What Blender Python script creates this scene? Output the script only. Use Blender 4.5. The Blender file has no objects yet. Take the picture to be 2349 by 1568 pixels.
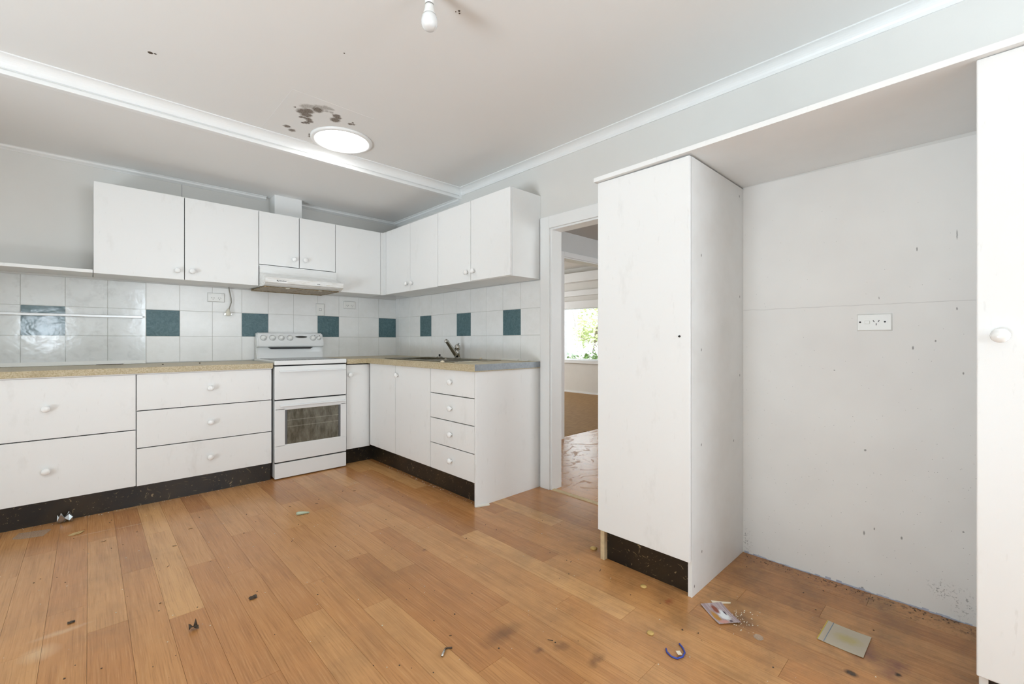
import bpy, bmesh, math, random
from mathutils import Vector
random.seed(11)
SC = bpy.context.scene
COL = SC.collection
PI = math.pi

# ------------------------------------------------------------------ camera
cam = bpy.data.cameras.new('camera')
cam.sensor_width = 36.0
cam.lens = 1017.4 / 2349 * 36.0
cam.shift_y = -3.6 / 2349
cam.clip_start = 0.02
co = bpy.data.objects.new('camera', cam)
co.location = (-2.377, -4.293, 1.06)
co.rotation_euler = (PI / 2, 0, -math.radians(43.65))
COL.objects.link(co)
SC.camera = co

# ------------------------------------------------------------------ world, daylight, exposure
wd = bpy.data.worlds.new('sky'); SC.world = wd; wd.use_nodes = True
bg = wd.node_tree.nodes['Background']
bg.inputs['Color'].default_value = (0.84, 0.93, 1.0, 1)
bg.inputs['Strength'].default_value = 4.6

def area(name, loc, rot, sx, sy, power, col=(1, 1, 1)):
    l = bpy.data.lights.new(name, 'AREA'); l.shape = 'RECTANGLE'
    l.size = sx; l.size_y = sy; l.energy = power; l.color = col
    o = bpy.data.objects.new(name, l); o.location = loc; o.rotation_euler = rot
    COL.objects.link(o); return o
# daylight: sky light at the glazed door (left wall), an added lamp outside it filling the ceiling from below,
# a rear window, and added fill lamps at the rear right, in the hall and far room
DAY = (0.79, 0.90, 1.0)
area('daylight_glazed_door', (-4.36, -3.5, 1.12), (0, -PI / 2, 0), 2.05, 3.0, 16, DAY)
pv = area('added_ceiling_fill', (-5.3, -3.5, -0.35), (0, 0, 0), 1.5, 3.0, 370, DAY)  # added lamp aimed upward to brighten the ceiling
pv.rotation_euler = Vector((-.55, .0, -1.0)).to_track_quat('Z', 'Y').to_euler()
area('daylight_rear_window', (-2.90, -6.66, 1.24), (PI / 2, 0, 0), .36, .42, 8, DAY)
area('added_rear_fill', (-1.0, -6.66, 1.50), (PI / 2, 0, 0), 1.3, 1.0, 34, DAY)  # added lamp filling the cupboard fronts from behind the camera
area('added_hall_fill', (1.6, -4.64, 1.45), (PI / 2, 0, 0), 1.6, 1.1, 10, (0.97, 0.985, 1.0))  # added lamp to brighten the hall
area('added_far_room_fill', (2.6, 4.16, 1.4), (-PI / 2, 0, 0), 2.4, 1.4, 40, (0.97, 0.985, 1.0))  # added lamp to brighten the far room
vs = SC.view_settings
vs.view_transform = 'Standard'; vs.look = 'None'; vs.gamma = 1.0; vs.use_curve_mapping = False
vs.exposure = 0.08
try:
    SC.cycles.max_bounces = 6; SC.cycles.diffuse_bounces = 4; SC.cycles.glossy_bounces = 3
    SC.cycles.transmission_bounces = 6; SC.cycles.transparent_max_bounces = 8
    SC.cycles.caustics_reflective = False; SC.cycles.caustics_refractive = False
    SC.cycles.sample_clamp_indirect = 6.0
    SC.cycles.use_adaptive_sampling = True; SC.cycles.adaptive_threshold = 0.07; SC.cycles.adaptive_min_samples = 16
    SC.cycles.use_denoising = True
except Exception:
    pass

# ------------------------------------------------------------------ materials
def lin(c):
    f = lambda v: v / 12.92 if v <= 0.04045 else ((v + 0.055) / 1.055) ** 2.4
    return tuple(f(v / 255.0) for v in c) + (1.0,)

class NT:
    """small helper around a material node tree"""
    def __init__(s, name):
        s.m = bpy.data.materials.new(name); s.m.use_nodes = True
        s.t = s.m.node_tree; s.b = s.t.nodes['Principled BSDF']
        s._pos = None
    def n(s, typ, **kw):
        nd = s.t.nodes.new(typ)
        for k, v in kw.items(): setattr(nd, k, v)
        return nd
    def l(s, a, b): s.t.links.new(a, b)
    def inp(s, sock, v):
        if hasattr(v, 'is_linked') or isinstance(v, bpy.types.NodeSocket): s.l(v, sock)
        else: sock.default_value = v
    def pos(s):
        if s._pos is None: s._pos = s.n('ShaderNodeNewGeometry').outputs['Position']
        return s._pos
    def objco(s): return s.n('ShaderNodeTexCoord').outputs['Object']
    def vm(s, op, a, b=None):
        nd = s.n('ShaderNodeVectorMath', operation=op); s.inp(nd.inputs[0], a)
        if b is not None: s.inp(nd.inputs[1], b)
        return nd.outputs['Value'] if op in ('LENGTH', 'DOT_PRODUCT', 'DISTANCE') else nd.outputs['Vector']
    def ma(s, op, a, b=None, clamp=False):
        nd = s.n('ShaderNodeMath', operation=op, use_clamp=clamp); s.inp(nd.inputs[0], a)
        if b is not None: s.inp(nd.inputs[1], b)
        return nd.outputs[0]
    def noise(s, vec, scale, detail=3.0, rough=0.5, col=False):
        nd = s.n('ShaderNodeTexNoise'); s.l(vec, nd.inputs['Vector'])
        nd.inputs['Scale'].default_value = scale; nd.inputs['Detail'].default_value = detail
        nd.inputs['Roughness'].default_value = rough
        return nd.outputs['Color' if col else 'Fac']
    def mr(s, v, a, b, c=0.0, d=1.0):
        nd = s.n('ShaderNodeMapRange'); s.l(v, nd.inputs[0])
        for i, q in enumerate((a, b, c, d)): nd.inputs[i + 1].default_value = q
        return nd.outputs[0]
    def mix(s, fac, a, b, mode='MIX'):
        nd = s.n('ShaderNodeMix', data_type='RGBA', blend_type=mode)
        s.inp(nd.inputs[0], fac); s.inp(nd.inputs[6], a); s.inp(nd.inputs[7], b)
        return nd.outputs[2]
    def sep(s, v):
        nd = s.n('ShaderNodeSeparateXYZ'); s.l(v, nd.inputs[0]); return nd.outputs
    def ramp(s, v, stops):
        nd = s.n('ShaderNodeValToRGB'); s.l(v, nd.inputs[0]); e = nd.color_ramp.elements
        while len(e) < len(stops): e.new(0.5)
        for i, (p, c) in enumerate(stops): e[i].position = p; e[i].color = c
        return nd.outputs[0]
    def bump(s, h, strength, dist=0.01):
        nd = s.n('ShaderNodeBump'); s.l(h, nd.inputs['Height'])
        nd.inputs['Strength'].default_value = strength; nd.inputs['Distance'].default_value = dist
        s.l(nd.outputs[0], s.b.inputs['Normal'])
    def spots(s, lst, amp=0.0, nscale=40, soft=0.45, vec=None):
        """lst: (x,y,z,rx,ry,rz); returns mask of stained places with shapes of their own"""
        p = vec or s.pos()
        if amp:
            q = s.vm('SUBTRACT', s.noise(p, nscale, 3, .6, col=True), (.5, .5, .5))
            p = s.vm('ADD', p, s.vm('MULTIPLY', q, (amp, amp, amp)))
        out = None
        for (x, y, z, a, b, c) in lst:
            d = s.vm('LENGTH', s.vm('MULTIPLY', s.vm('SUBTRACT', p, (x, y, z)), (1 / a, 1 / b, 1 / c)))
            m = s.mr(d, 1.0, soft)
            out = m if out is None else s.ma('MAXIMUM', out, m)
        return out

def plain(name, rgb, rough=0.5, metal=0.0, spec=0.5, var=0.0, vscale=6.0, coat=0.0):
    k = NT(name); c = lin(rgb)
    k.b.inputs['Roughness'].default_value = rough; k.b.inputs['Metallic'].default_value = metal
    k.b.inputs['Specular IOR Level'].default_value = spec
    k.b.inputs['Coat Weight'].default_value = coat
    if var:
        n = k.noise(k.pos(), vscale, 4, .6)
        d = tuple(v * (1 - var) for v in c[:3]) + (1,)
        k.l(k.mix(k.mr(n, .35, .7), c, d), k.b.inputs['Base Color'])
    else:
        k.b.inputs['Base Color'].default_value = c
    return k.m

MAT = {}
MAT['paint'] = plain('wall_paint', (224, 222, 217), 0.55, spec=.3, var=.04, vscale=1.5)
MAT['trim'] = plain('trim_gloss_paint', (238, 238, 236), 0.35, spec=.4, var=.03, vscale=3)
MAT['hall_paint'] = plain('hall_paint', (214, 214, 212), 0.5, spec=.3, var=.04, vscale=2)
MAT['hall_trim'] = plain('hall_trim_paint', (236, 236, 235), 0.4, spec=.3)
MAT['far_paint'] = plain('far_room_paint', (226, 222, 215), 0.6, spec=.2, var=.03)
MAT['carcass'] = plain('white_melamine', (236, 236, 234), 0.42, spec=.4, var=.03, vscale=5)
MAT['plastic'] = plain('white_plastic', (238, 238, 234), 0.3, spec=.5)
MAT['old_plastic'] = plain('aged_white_plastic', (224, 219, 203), 0.35)
MAT['knob'] = plain('white_porcelain', (244, 244, 242), 0.12, spec=.6, coat=.3)
MAT['chrome'] = plain('chrome', (190, 188, 182), 0.12, 1.0)
MAT['steel'] = plain('stainless_steel', (150, 142, 124), 0.32, 1.0, var=.2, vscale=30)
MAT['alu'] = plain('aluminium', (200, 201, 200), 0.35, .8)
MAT['dark'] = plain('dark_gap', (22, 20, 18), 0.6)
MAT['black'] = plain('black_plastic', (14, 12, 11), 0.35)
MAT['grout'] = plain('grout', (205, 204, 198), 0.8, spec=.1)
MAT['timber'] = plain('raw_pine', (214, 190, 150), 0.6, var=.2, vscale=40)
MAT['chip'] = plain('broken_chipboard', (226, 220, 208), 0.7)
MAT['galv'] = plain('grey_edge_strip', (150, 156, 160), 0.4, .35, var=.2, vscale=50)
MAT['wire_blue'] = plain('blue_wire', (52, 72, 160), 0.35)
MAT['cord'] = plain('grey_cord', (150, 144, 132), 0.45)
MAT['leaf_dry'] = plain('dry_leaf', (196, 164, 110), 0.6, var=.15, vscale=200)
MAT['green_plastic'] = plain('pale_green_plastic', (178, 190, 165), 0.25)
MAT['foil'] = plain('silver_foil', (205, 208, 210), 0.25, .85, var=.3, vscale=120)
MAT['debris_dark'] = plain('dark_debris', (70, 56, 42), 0.7)
MAT['debris_light'] = plain('pale_debris', (228, 214, 190), 0.7)
MAT['gold_crumb'] = plain('yellow_crumb', (206, 170, 100), 0.6, var=.2, vscale=150)
MAT['caulk'] = plain('blue_grey_caulk', (186, 190, 206), 0.5, var=.25, vscale=30)
MAT['enamel'] = plain('white_enamel', (236, 237, 236), 0.16, spec=.5, coat=.2)
MAT['ovenframe'] = plain('oven_window_edge', (108, 110, 112), 0.3, .3)
MAT['logo'] = plain('grey_print', (120, 122, 120), 0.5)
MAT['dial'] = plain('dial_and_shadow_grey', (186, 187, 186), .4)
MAT['door_dark'] = plain('display_window', (60, 60, 58), 0.15)
MAT['ceiling_hall'] = plain('hall_ceiling', (190, 187, 182), 0.6)

def m_laminate():
    k = NT('white_laminate'); p = k.pos()
    sm = k.mr(k.noise(k.vm('MULTIPLY', p, (1, 1, .45)), 9, 5, .65), .60, .78)
    sc = k.mr(k.noise(k.vm('MULTIPLY', p, (14, 14, 3)), 4, 3, .6), .66, .74)
    c = k.mix(k.ma('MULTIPLY', sm, .35), lin((239, 239, 237)), lin((212, 210, 204)))
    c = k.mix(k.ma('MULTIPLY', sc, .14), c, lin((180, 176, 168)))
    k.l(c, k.b.inputs['Base Color']); k.b.inputs['Roughness'].default_value = .38
    k.b.inputs['Specular IOR Level'].default_value = .4
    return k.m
MAT['lam'] = m_laminate()

def m_enamel_hood():
    k = NT('greasy_white_enamel'); p = k.pos(); z = k.sep(p)[2]
    g = k.ma('MULTIPLY', k.mr(k.noise(k.vm('MULTIPLY', p, (2, 6, 14)), 5, 4, .7), .45, .7), k.mr(z, 1.66, 1.50))
    k.l(k.mix(k.ma('MULTIPLY', g, .55), lin((236, 236, 234)), lin((178, 166, 138))), k.b.inputs['Base Color'])
    k.b.inputs['Roughness'].default_value = .25
    return k.m
MAT['hood'] = m_enamel_hood()

def m_filter():
    k = NT('greasy_filter'); p = k.pos()
    n = k.noise(p, 45, 4, .7)
    k.l(k.ramp(n, [(0.3, lin((70, 52, 32))), (0.5, lin((150, 128, 92))), (0.75, lin((196, 178, 142)))]), k.b.inputs['Base Color'])
    k.b.inputs['Roughness'].default_value = .4; k.b.inputs['Metallic'].default_value = .3
    return k.m
MAT['filter'] = m_filter()

def m_tile(name, a, b, sc, rough):
    k = NT(name); p = k.pos()
    w = k.vm('ADD', p, k.vm('MULTIPLY', k.noise(p, 14, 2, .5, col=True), (.12, .12, .12)))
    n = k.noise(w, sc, 6, .72)
    k.l(k.mix(k.mr(n, .38, .66), lin(a), lin(b)), k.b.inputs['Base Color'])
    k.b.inputs['Roughness'].default_value = rough; k.b.inputs['Specular IOR Level'].default_value = .5
    k.bump(k.noise(p, 7, 2, .5), .06, .01)
    return k.m
MAT['tile'] = m_tile('white_glazed_tile', (240, 240, 238), (234, 234, 231), 8, .28)
MAT['tile_blue'] = m_tile('blue_grey_mottled_tile', (66, 96, 102), (92, 121, 126), 46, .42)

def m_worktop():
    k = NT('tan_speckled_laminate'); p = k.pos()
    n = k.noise(p, 160, 3, .7); n2 = k.noise(p, 9, 3, .6)
    c = k.ramp(n, [(0.3, lin((160, 142, 106))), (0.5, lin((190, 175, 142))), (0.7, lin((208, 196, 168)))])
    c = k.mix(k.mr(n2, .5, .8, 0, .35), c, lin((152, 134, 98)))
    k.l(c, k.b.inputs['Base Color']); k.b.inputs['Roughness'].default_value = .35
    return k.m
MAT['worktop'] = m_worktop()

def m_kick():
    k = NT('black_scuffed_plinth'); p = k.pos()
    w = k.vm('ADD', p, k.vm('MULTIPLY', k.noise(p, 5, 2, .5, col=True), (.35, .35, .35)))
    s1 = k.mr(k.noise(k.vm('MULTIPLY', w, (7, 7, 40)), 4, 2, .4), .69, .72)
    s2 = k.mr(k.noise(k.vm('MULTIPLY', w, (30, 30, 8)), 3, 2, .4), .70, .73)
    d = k.mr(k.noise(p, 60, 3, .7), .70, .76)
    br = k.mr(k.noise(p, 4, 3, .6), .4, .75)
    c = k.mix(br, lin((24, 20, 16)), lin((52, 40, 24)))
    c = k.mix(k.ma('MULTIPLY', k.ma('MAXIMUM', s1, s2), .5), c, lin((176, 154, 118)))
    c = k.mix(k.ma('MULTIPLY', d, .55), c, lin((200, 188, 165)))
    k.l(c, k.b.inputs['Base Color']); k.b.inputs['Roughness'].default_value = .33
    return k.m
MAT['kick'] = m_kick()

def floor_wood(k, p, tone):
    """printed timber grain running along y; returns colour socket"""
    off = k.n('ShaderNodeCombineXYZ'); k.l(k.ma('MULTIPLY', tone, 37.0), off.inputs[0]); k.l(k.ma('MULTIPLY', tone, 91.0), off.inputs[1])
    q = k.vm('ADD', p, off.outputs[0])
    w = k.vm('ADD', q, k.vm('MULTIPLY', k.noise(k.vm('MULTIPLY', q, (6, 1.5, 1)), 2.2, 3, .55, col=True), (.012, .0, 0)))
    g1 = k.noise(k.vm('MULTIPLY', w, (190, 5, 1)), 1.0, 3, .65)
    g2 = k.noise(k.vm('MULTIPLY', w, (34, 2.0, 1)), 1.0, 3, .55)
    base = k.ramp(tone, [(0.0, lin((166, 114, 68))), (0.3, lin((188, 130, 78))), (0.5, lin((198, 141, 86))),
                         (0.72, lin((206, 152, 96))), (1.0, lin((224, 174, 114)))])
    c = k.mix(k.mr(g1, .52, .72, 0, .42), base, lin((124, 80, 46)))
    c = k.mix(k.mr(g2, .46, .70, 0, .32), c, lin((150, 100, 60)))
    c = k.mix(k.mr(g1, .46, .30, 0, .30), c, lin((226, 178, 120)))
    return c

def m_plank(stained):
    k = NT('printed_timber_vinyl' + ('_stained' if stained else '')); p = k.pos()
    at = k.n('ShaderNodeAttribute', attribute_type='OBJECT', attribute_name='tone')
    c = floor_wood(k, p, at.outputs['Fac'])
    # grime, stains and scuffs
    d1 = k.mr(k.noise(p, 2.3, 5, .65), .50, .74)
    c = k.mix(k.ma('MULTIPLY', d1, .34), c, lin((128, 98, 66)))
    if stained:
        px = k.sep(p)
        worn = k.ma('MULTIPLY', k.mr(px[0], -1.7, -.5), k.mr(px[1], -1.2, -3.6))
        d2 = k.ma('MULTIPLY', worn, k.mr(k.noise(p, 7, 5, .7), .42, .66))
        c = k.mix(k.ma('MULTIPLY', d2, .5), c, lin((112, 86, 60)))
        dk = k.mr(k.noise(p, 70, 3, .65), .69, .75)
        c = k.mix(k.ma('MULTIPLY', dk, .6), c, lin((74, 50, 32)))
        st = k.spots([(-1.30, -3.11, 0, .10, .045, 1), (-1.263, -3.256, 0, .022, .022, 1), (-1.144, -2.362, 0, .022, .018, 1),
                      (-1.19, -3.30, 0, .035, .03, 1), (-.583, -3.674, 0, .07, .09, 1), (-1.161, -3.42, 0, .05, .025, 1)], .05, 25, .2)
        c = k.mix(k.ma('MULTIPLY', st, .5), c, lin((84, 60, 44)))
        pu = k.spots([(-.473, -4.03, 0, .09, .05, 1), (-.52, -4.10, 0, .06, .05, 1), (-.47, -4.12, 0, .05, .04, 1)], .09, 18, .1)
        c = k.mix(k.ma('MULTIPLY', pu, .6), c, lin((112, 66, 66)))
        bl = k.spots([(-.619, -4.016, 0, .018, .022, 1), (-.52, -4.12, 0, .014, .01, 1)], .012, 60, .4)
        c = k.mix(k.ma('MULTIPLY', bl, .9), c, lin((26, 16, 8)))
        rd = k.spots([(-.669, -3.429, 0, .035, .022, 1)], .04, 60, .1)
        c = k.mix(k.ma('MULTIPLY', rd, .6), c, lin((140, 60, 36)))
        # pale scrape marks near the left plinth and lower left
        sc = k.spots([(-2.36, -.93, 0, .12, .008, 1), (-2.20, -.95, 0, .10, .008, 1), (-2.45, -1.99, 0, .09, .02, 1), (-2.50, -2.10, 0, .06, .06, 1)], .03, 12, .2)
        c = k.mix(k.ma('MULTIPLY', sc, .45), c, lin((222, 190, 150)))
        # black dirt along the alcove wall
        dz = k.ma('MULTIPLY', k.mr(px[0], -.16, -.01), k.mr(px[1], -3.5, -3.9))
        dd = k.ma('MULTIPLY', dz, k.mr(k.noise(p, 48, 4, .75), .52, .62))
        c = k.mix(k.ma('MULTIPLY', dd, .8), c, lin((52, 34, 22)))
    k.l(c, k.b.inputs['Base Color'])
    k.b.inputs['Roughness'].default_value = .27
    k.b.inputs['Specular IOR Level'].default_value = .5
    k.bump(k.noise(k.vm('MULTIPLY', p, (160, 12, 1)), 1, 3, .6), .05, .002)
    return k.m
MAT['plank'] = m_plank(False); MAT['plank_stained'] = m_plank(True)
MAT['subfloor'] = plain('plank_joint', (104, 72, 46), .6)

def m_hallfloor():
    k = NT('scuffed_hall_vinyl'); p = k.pos()
    v = k.n('ShaderNodeValue'); v.outputs[0].default_value = .5
    c = floor_wood(k, p, v.outputs[0])
    w = k.vm('ADD', p, k.vm('MULTIPLY', k.noise(p, 4, 3, .6, col=True), (.4, .4, 0)))
    s = k.mr(k.noise(k.vm('MULTIPLY', w, (6, 16, 1)), 1, 3, .55), .56, .62)
    dk = k.mr(k.noise(p, 24, 4, .7), .62, .72)
    c = k.mix(k.ma('MULTIPLY', s, .35), c, lin((208, 180, 156)))
    c = k.mix(k.ma('MULTIPLY', dk, .6), c, lin((64, 44, 32)))
    k.l(c, k.b.inputs['Base Color']); k.l(k.mr(s, 0, 1, .26, .45), k.b.inputs['Roughness'])
    return k.m
MAT['hallfloor'] = m_hallfloor()

def m_farfloor():
    k = NT('brown_far_floor'); p = k.pos()
    n = k.noise(k.vm('MULTIPLY', p, (2, 9, 1)), 4, 5, .7)
    k.l(k.mix(k.mr(n, .4, .7), lin((172, 136, 92)), lin((146, 112, 72))), k.b.inputs['Base Color'])
    k.b.inputs['Roughness'].default_value = .8
    return k.m
MAT['farfloor'] = m_farfloor()

STAINS = [(-1.495,-1.659,.022),(-1.482,-1.678,.025),(-1.464,-1.689,.022),(-1.442,-1.71,.02),(-1.422,-1.716,.025),(-1.403,-1.731,.025),(-1.384,-1.735,.02),(-1.367,-1.737,.012),(-1.38,-1.698,.012),(-1.356,-1.703,.012)]
STAINS2 = [(-1.425,-1.676,.03),(-1.493,-1.587,.02),(-1.476,-1.603,.035),(-1.459,-1.626,.03),(-1.456,-1.573,.03),(-1.436,-1.581,.015),(-1.466,-1.528,.012),(-1.447,-1.531,.014),(-1.426,-1.529,.018),(-1.41,-1.507,.02),(-1.418,-1.476,.018),(-1.434,-1.462,.012),(-1.319,-1.682,.022),(-1.305,-1.667,.02),(-1.306,-1.629,.028),(-1.219,-1.644,.014),(-1.214,-1.671,.008),(-1.201,-1.653,.01),(-1.49,-1.346,.02),(-1.45,-1.312,.02),(-1.53,-1.62,.008),(-1.345,-1.331,.014),(-1.335,-1.305,.014)]
def m_ceiling():
    k = NT('stained_ceiling_paint'); p = k.pos()
    base = lin((234, 233, 230))
    H = 2.385
    a = k.spots([(x, y, H, r * 1.35, r * 1.35, .05) for x, y, r in STAINS], .03, 55, .35)
    b = k.spots([(x, y, H, r * 1.25, r * 1.25, .05) for x, y, r in STAINS2], .026, 60, .55)
    fine = k.mr(k.noise(p, 260, 3, .7), .40, .58)
    a = k.ma('MULTIPLY', a, k.ma('ADD', k.ma('MULTIPLY', fine, .55), .2))
    b = k.ma('MULTIPLY', b, k.ma('ADD', k.ma('MULTIPLY', fine, .4), .6))
    c = k.mix(a, base, lin((120, 110, 92)))
    c = k.mix(b, c, lin((86, 66, 42)))
    k.l(c, k.b.inputs['Base Color']); k.b.inputs['Roughness'].default_value = .6
    k.b.inputs['Specular IOR Level'].default_value = .25
    return k.m
MAT['ceiling_stain'] = m_ceiling()
MAT['ceiling'] = plain('ceiling_paint_plain', (234, 233, 230), .6, spec=.25)

def m_wall_right():
    k = NT('scuffed_wall_paint'); p = k.pos(); s = k.sep(p)
    base = k.mix(k.mr(k.noise(p, 1.6, 3, .6), .4, .7), lin((236, 234, 230)), lin((228, 225, 221)))
    inal = k.mr(s[1], -3.47, -3.50)
    low = k.mr(s[2], 1.9, .05, .05, 1.0)
    vo = k.n('ShaderNodeTexVoronoi', feature='F1'); k.l(p, vo.inputs['Vector']); vo.inputs['Scale'].default_value = 95
    sp = k.mr(vo.outputs['Distance'], .16, .10)
    rnd = k.sep(vo.outputs['Color'])[0]
    th = k.ma('GREATER_THAN', rnd, k.ma('SUBTRACT', 1.0, k.ma('MULTIPLY', low, .035)))
    mask = k.ma('MULTIPLY', k.ma('MULTIPLY', sp, th), inal)
    c = k.mix(k.ma('MULTIPLY', mask, .75), base, lin((70, 62, 56)))
    mk = k.spots([(0, -4.129, 1.422, .05, .0028, .010), (0, -4.241, 1.46, .05, .0022, .022), (0, -4.117, 1.030, .05, .004, .009), (0, -4.182, 1.058, .05, .003, .005),
                  (0, -4.241, 1.18, .05, .003, .007), (0, -4.258, .936, .05, .003, .006), (0, -3.86, .929, .05, .004, .003), (0, -4.012, 1.236, .05, .002, .007),
                  (0, -3.967, .596, .05, .005, .006), (0, -3.963, .245, .05, .004, .011), (0, -4.083, .262, .05, .004, .008), (0, -3.997, .273, .05, .003, .007),
                  (0, -4.258, .341, .05, .004, .004), (0, -3.957, .010, .05, .006, .006)], .003, 90, .5)
    c = k.mix(k.ma('MULTIPLY', mk, .65), c, lin((76, 70, 64)))
    cl = k.ma('MULTIPLY', k.spots([(0, -4.258, .07, .05, .045, .07), (0, -4.20, .10, .05, .05, .05), (0, -3.50, .06, .05, .03, .08)], .02, 30, .0),
              k.mr(k.noise(p, 110, 3, .7), .56, .62))
    c = k.mix(k.ma('MULTIPLY', cl, .75), c, lin((66, 58, 52)))
    # hairline sheet joint across the alcove
    zj = k.ma('ADD', s[2], k.ma('MULTIPLY', k.noise(p, 9, 3, .6), .014))
    ln = k.ma('MULTIPLY', k.mr(k.ma('ABSOLUTE', k.ma('SUBTRACT', zj, 1.217)), .0022, .0008), inal)
    c = k.mix(k.ma('MULTIPLY', ln, .22), c, lin((120, 112, 106)))
    k.l(c, k.b.inputs['Base Color']); k.b.inputs['Roughness'].default_value = .5
    k.b.inputs['Specular IOR Level'].default_value = .3
    return k.m
MAT['wall_right'] = m_wall_right()

def m_panel_holes():
    k = NT('drilled_white_melamine'); p = k.pos()
    base = k.mix(k.mr(k.noise(p, 5, 4, .6), .4, .7), lin((236, 236, 234)), lin((230, 229, 226)))
    pts = [(-.49, 1.422), (-.052, 1.771), (-.49, 1.02), (-.047, 1.276), (-.49, .616), (-.047, .888), (-.485, .16), (-.126, .577), (-.557, .039)]
    m = k.spots([(x, -3.483, z, .0045, .05, .008) for x, z in pts], .002, 100, .55)
    k.l(k.mix(k.ma('MULTIPLY', m, .85), base, lin((60, 56, 50))), k.b.inputs['Base Color'])
    k.b.inputs['Roughness'].default_value = .42
    return k.m
MAT['panel_holes'] = m_panel_holes()

def m_glass(name, alpha_rough=.05, tint=(1, 1, 1, 1)):
    k = NT(name)
    t = k.n('ShaderNodeBsdfTransparent'); t.inputs[0].default_value = tint
    g = k.n('ShaderNodeBsdfGlossy'); g.inputs['Roughness'].default_value = alpha_rough
    fr = k.n('ShaderNodeFresnel'); fr.inputs[0].default_value = 1.45
    mx = k.n('ShaderNodeMixShader'); k.l(fr.outputs[0], mx.inputs[0]); k.l(t.outputs[0], mx.inputs[1]); k.l(g.outputs[0], mx.inputs[2])
    k.l(mx.outputs[0], k.t.nodes['Material Output'].inputs['Surface'])
    return k.m
MAT['glass'] = m_glass('window_glass', .0)

def m_acrylic():
    """clear scuffed plastic sheet: transparent film plus gloss plus hazy scratches"""
    k = NT('scuffed_clear_sheet'); p = k.pos()
    w = k.vm('ADD', p, k.vm('MULTIPLY', k.noise(p, 6, 3, .6, col=True), (.08, .08, .08)))
    hz = k.mr(k.noise(w, 11, 5, .7), .5, .75)
    bp = k.n('ShaderNodeBump'); bp.inputs['Strength'].default_value = .06; bp.inputs['Distance'].default_value = .02
    k.l(k.noise(w, 10, 3, .6), bp.inputs['Height'])
    t = k.n('ShaderNodeBsdfTransparent'); t.inputs[0].default_value = (.975, .98, .98, 1)
    g = k.n('ShaderNodeBsdfGlossy'); g.inputs['Roughness'].default_value = .12; k.l(bp.outputs[0], g.inputs['Normal'])
    df = k.n('ShaderNodeBsdfDiffuse'); df.inputs[0].default_value = (.8, .8, .8, 1)
    lw = k.n('ShaderNodeLayerWeight'); lw.inputs['Blend'].default_value = .15
    m1 = k.n('ShaderNodeMixShader'); k.l(k.ma('MULTIPLY', hz, .10), m1.inputs[0]); k.l(t.outputs[0], m1.inputs[1]); k.l(df.outputs[0], m1.inputs[2])
    m2 = k.n('ShaderNodeMixShader'); k.l(k.ma('ADD', k.ma('MULTIPLY', lw.outputs['Facing'], .15), .035), m2.inputs[0]); k.l(m1.outputs[0], m2.inputs[1]); k.l(g.outputs[0], m2.inputs[2])
    k.l(m2.outputs[0], k.t.nodes['Material Output'].inputs['Surface'])
    return k.m
MAT['acrylic'] = m_acrylic()

def m_oven_glass():
    k = NT('dirty_oven_glass'); p = k.pos(); s = k.sep(p)
    n = k.noise(k.vm('MULTIPLY', p, (4, 1, 1.4)), 9, 5, .7)
    c = k.mix(k.mr(n, .35, .85), lin((82, 78, 66)), lin((140, 136, 122)))
    dr = k.mr(k.noise(k.vm('MULTIPLY', p, (60, 1, 3)), 1, 3, .6), .5, .75)
    c = k.mix(k.ma('MULTIPLY', dr, .16), c, lin((168, 164, 150)))
    rk = k.ma('MAXIMUM', k.mr(k.ma('ABSOLUTE', k.ma('SUBTRACT', s[2], .445)), .004, .002), k.mr(k.ma('ABSOLUTE', k.ma('SUBTRACT', s[2], .395)), .004, .002))
    c = k.mix(k.ma('MULTIPLY', rk, .3), c, lin((180, 176, 164)))
    k.l(c, k.b.inputs['Base Color']); k.b.inputs['Roughness'].default_value = .16
    return k.m
MAT['oven_glass'] = m_oven_glass()

def m_hob():
    k = NT('speckled_hob_glass'); p = k.pos()
    n = k.noise(p, 220, 3, .7)
    k.l(k.mix(k.mr(n, .45, .6), lin((60, 60, 58)), lin((176, 176, 172))), k.b.inputs['Base Color'])
    k.b.inputs['Roughness'].default_value = .2
    return k.m
MAT['hob'] = m_hob()

def emit(name, rgb, s):
    k = NT(name); k.b.inputs['Base Color'].default_value = lin(rgb)
    k.b.inputs['Emission Color'].default_value = lin(rgb); k.b.inputs['Emission Strength'].default_value = s
    return k.m
MAT['skylight'] = emit('glowing_diffuser', (255, 255, 255), 9.0)
MAT['bulb'] = plain('opal_bulb', (232, 233, 232), .12, spec=.5)

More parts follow.
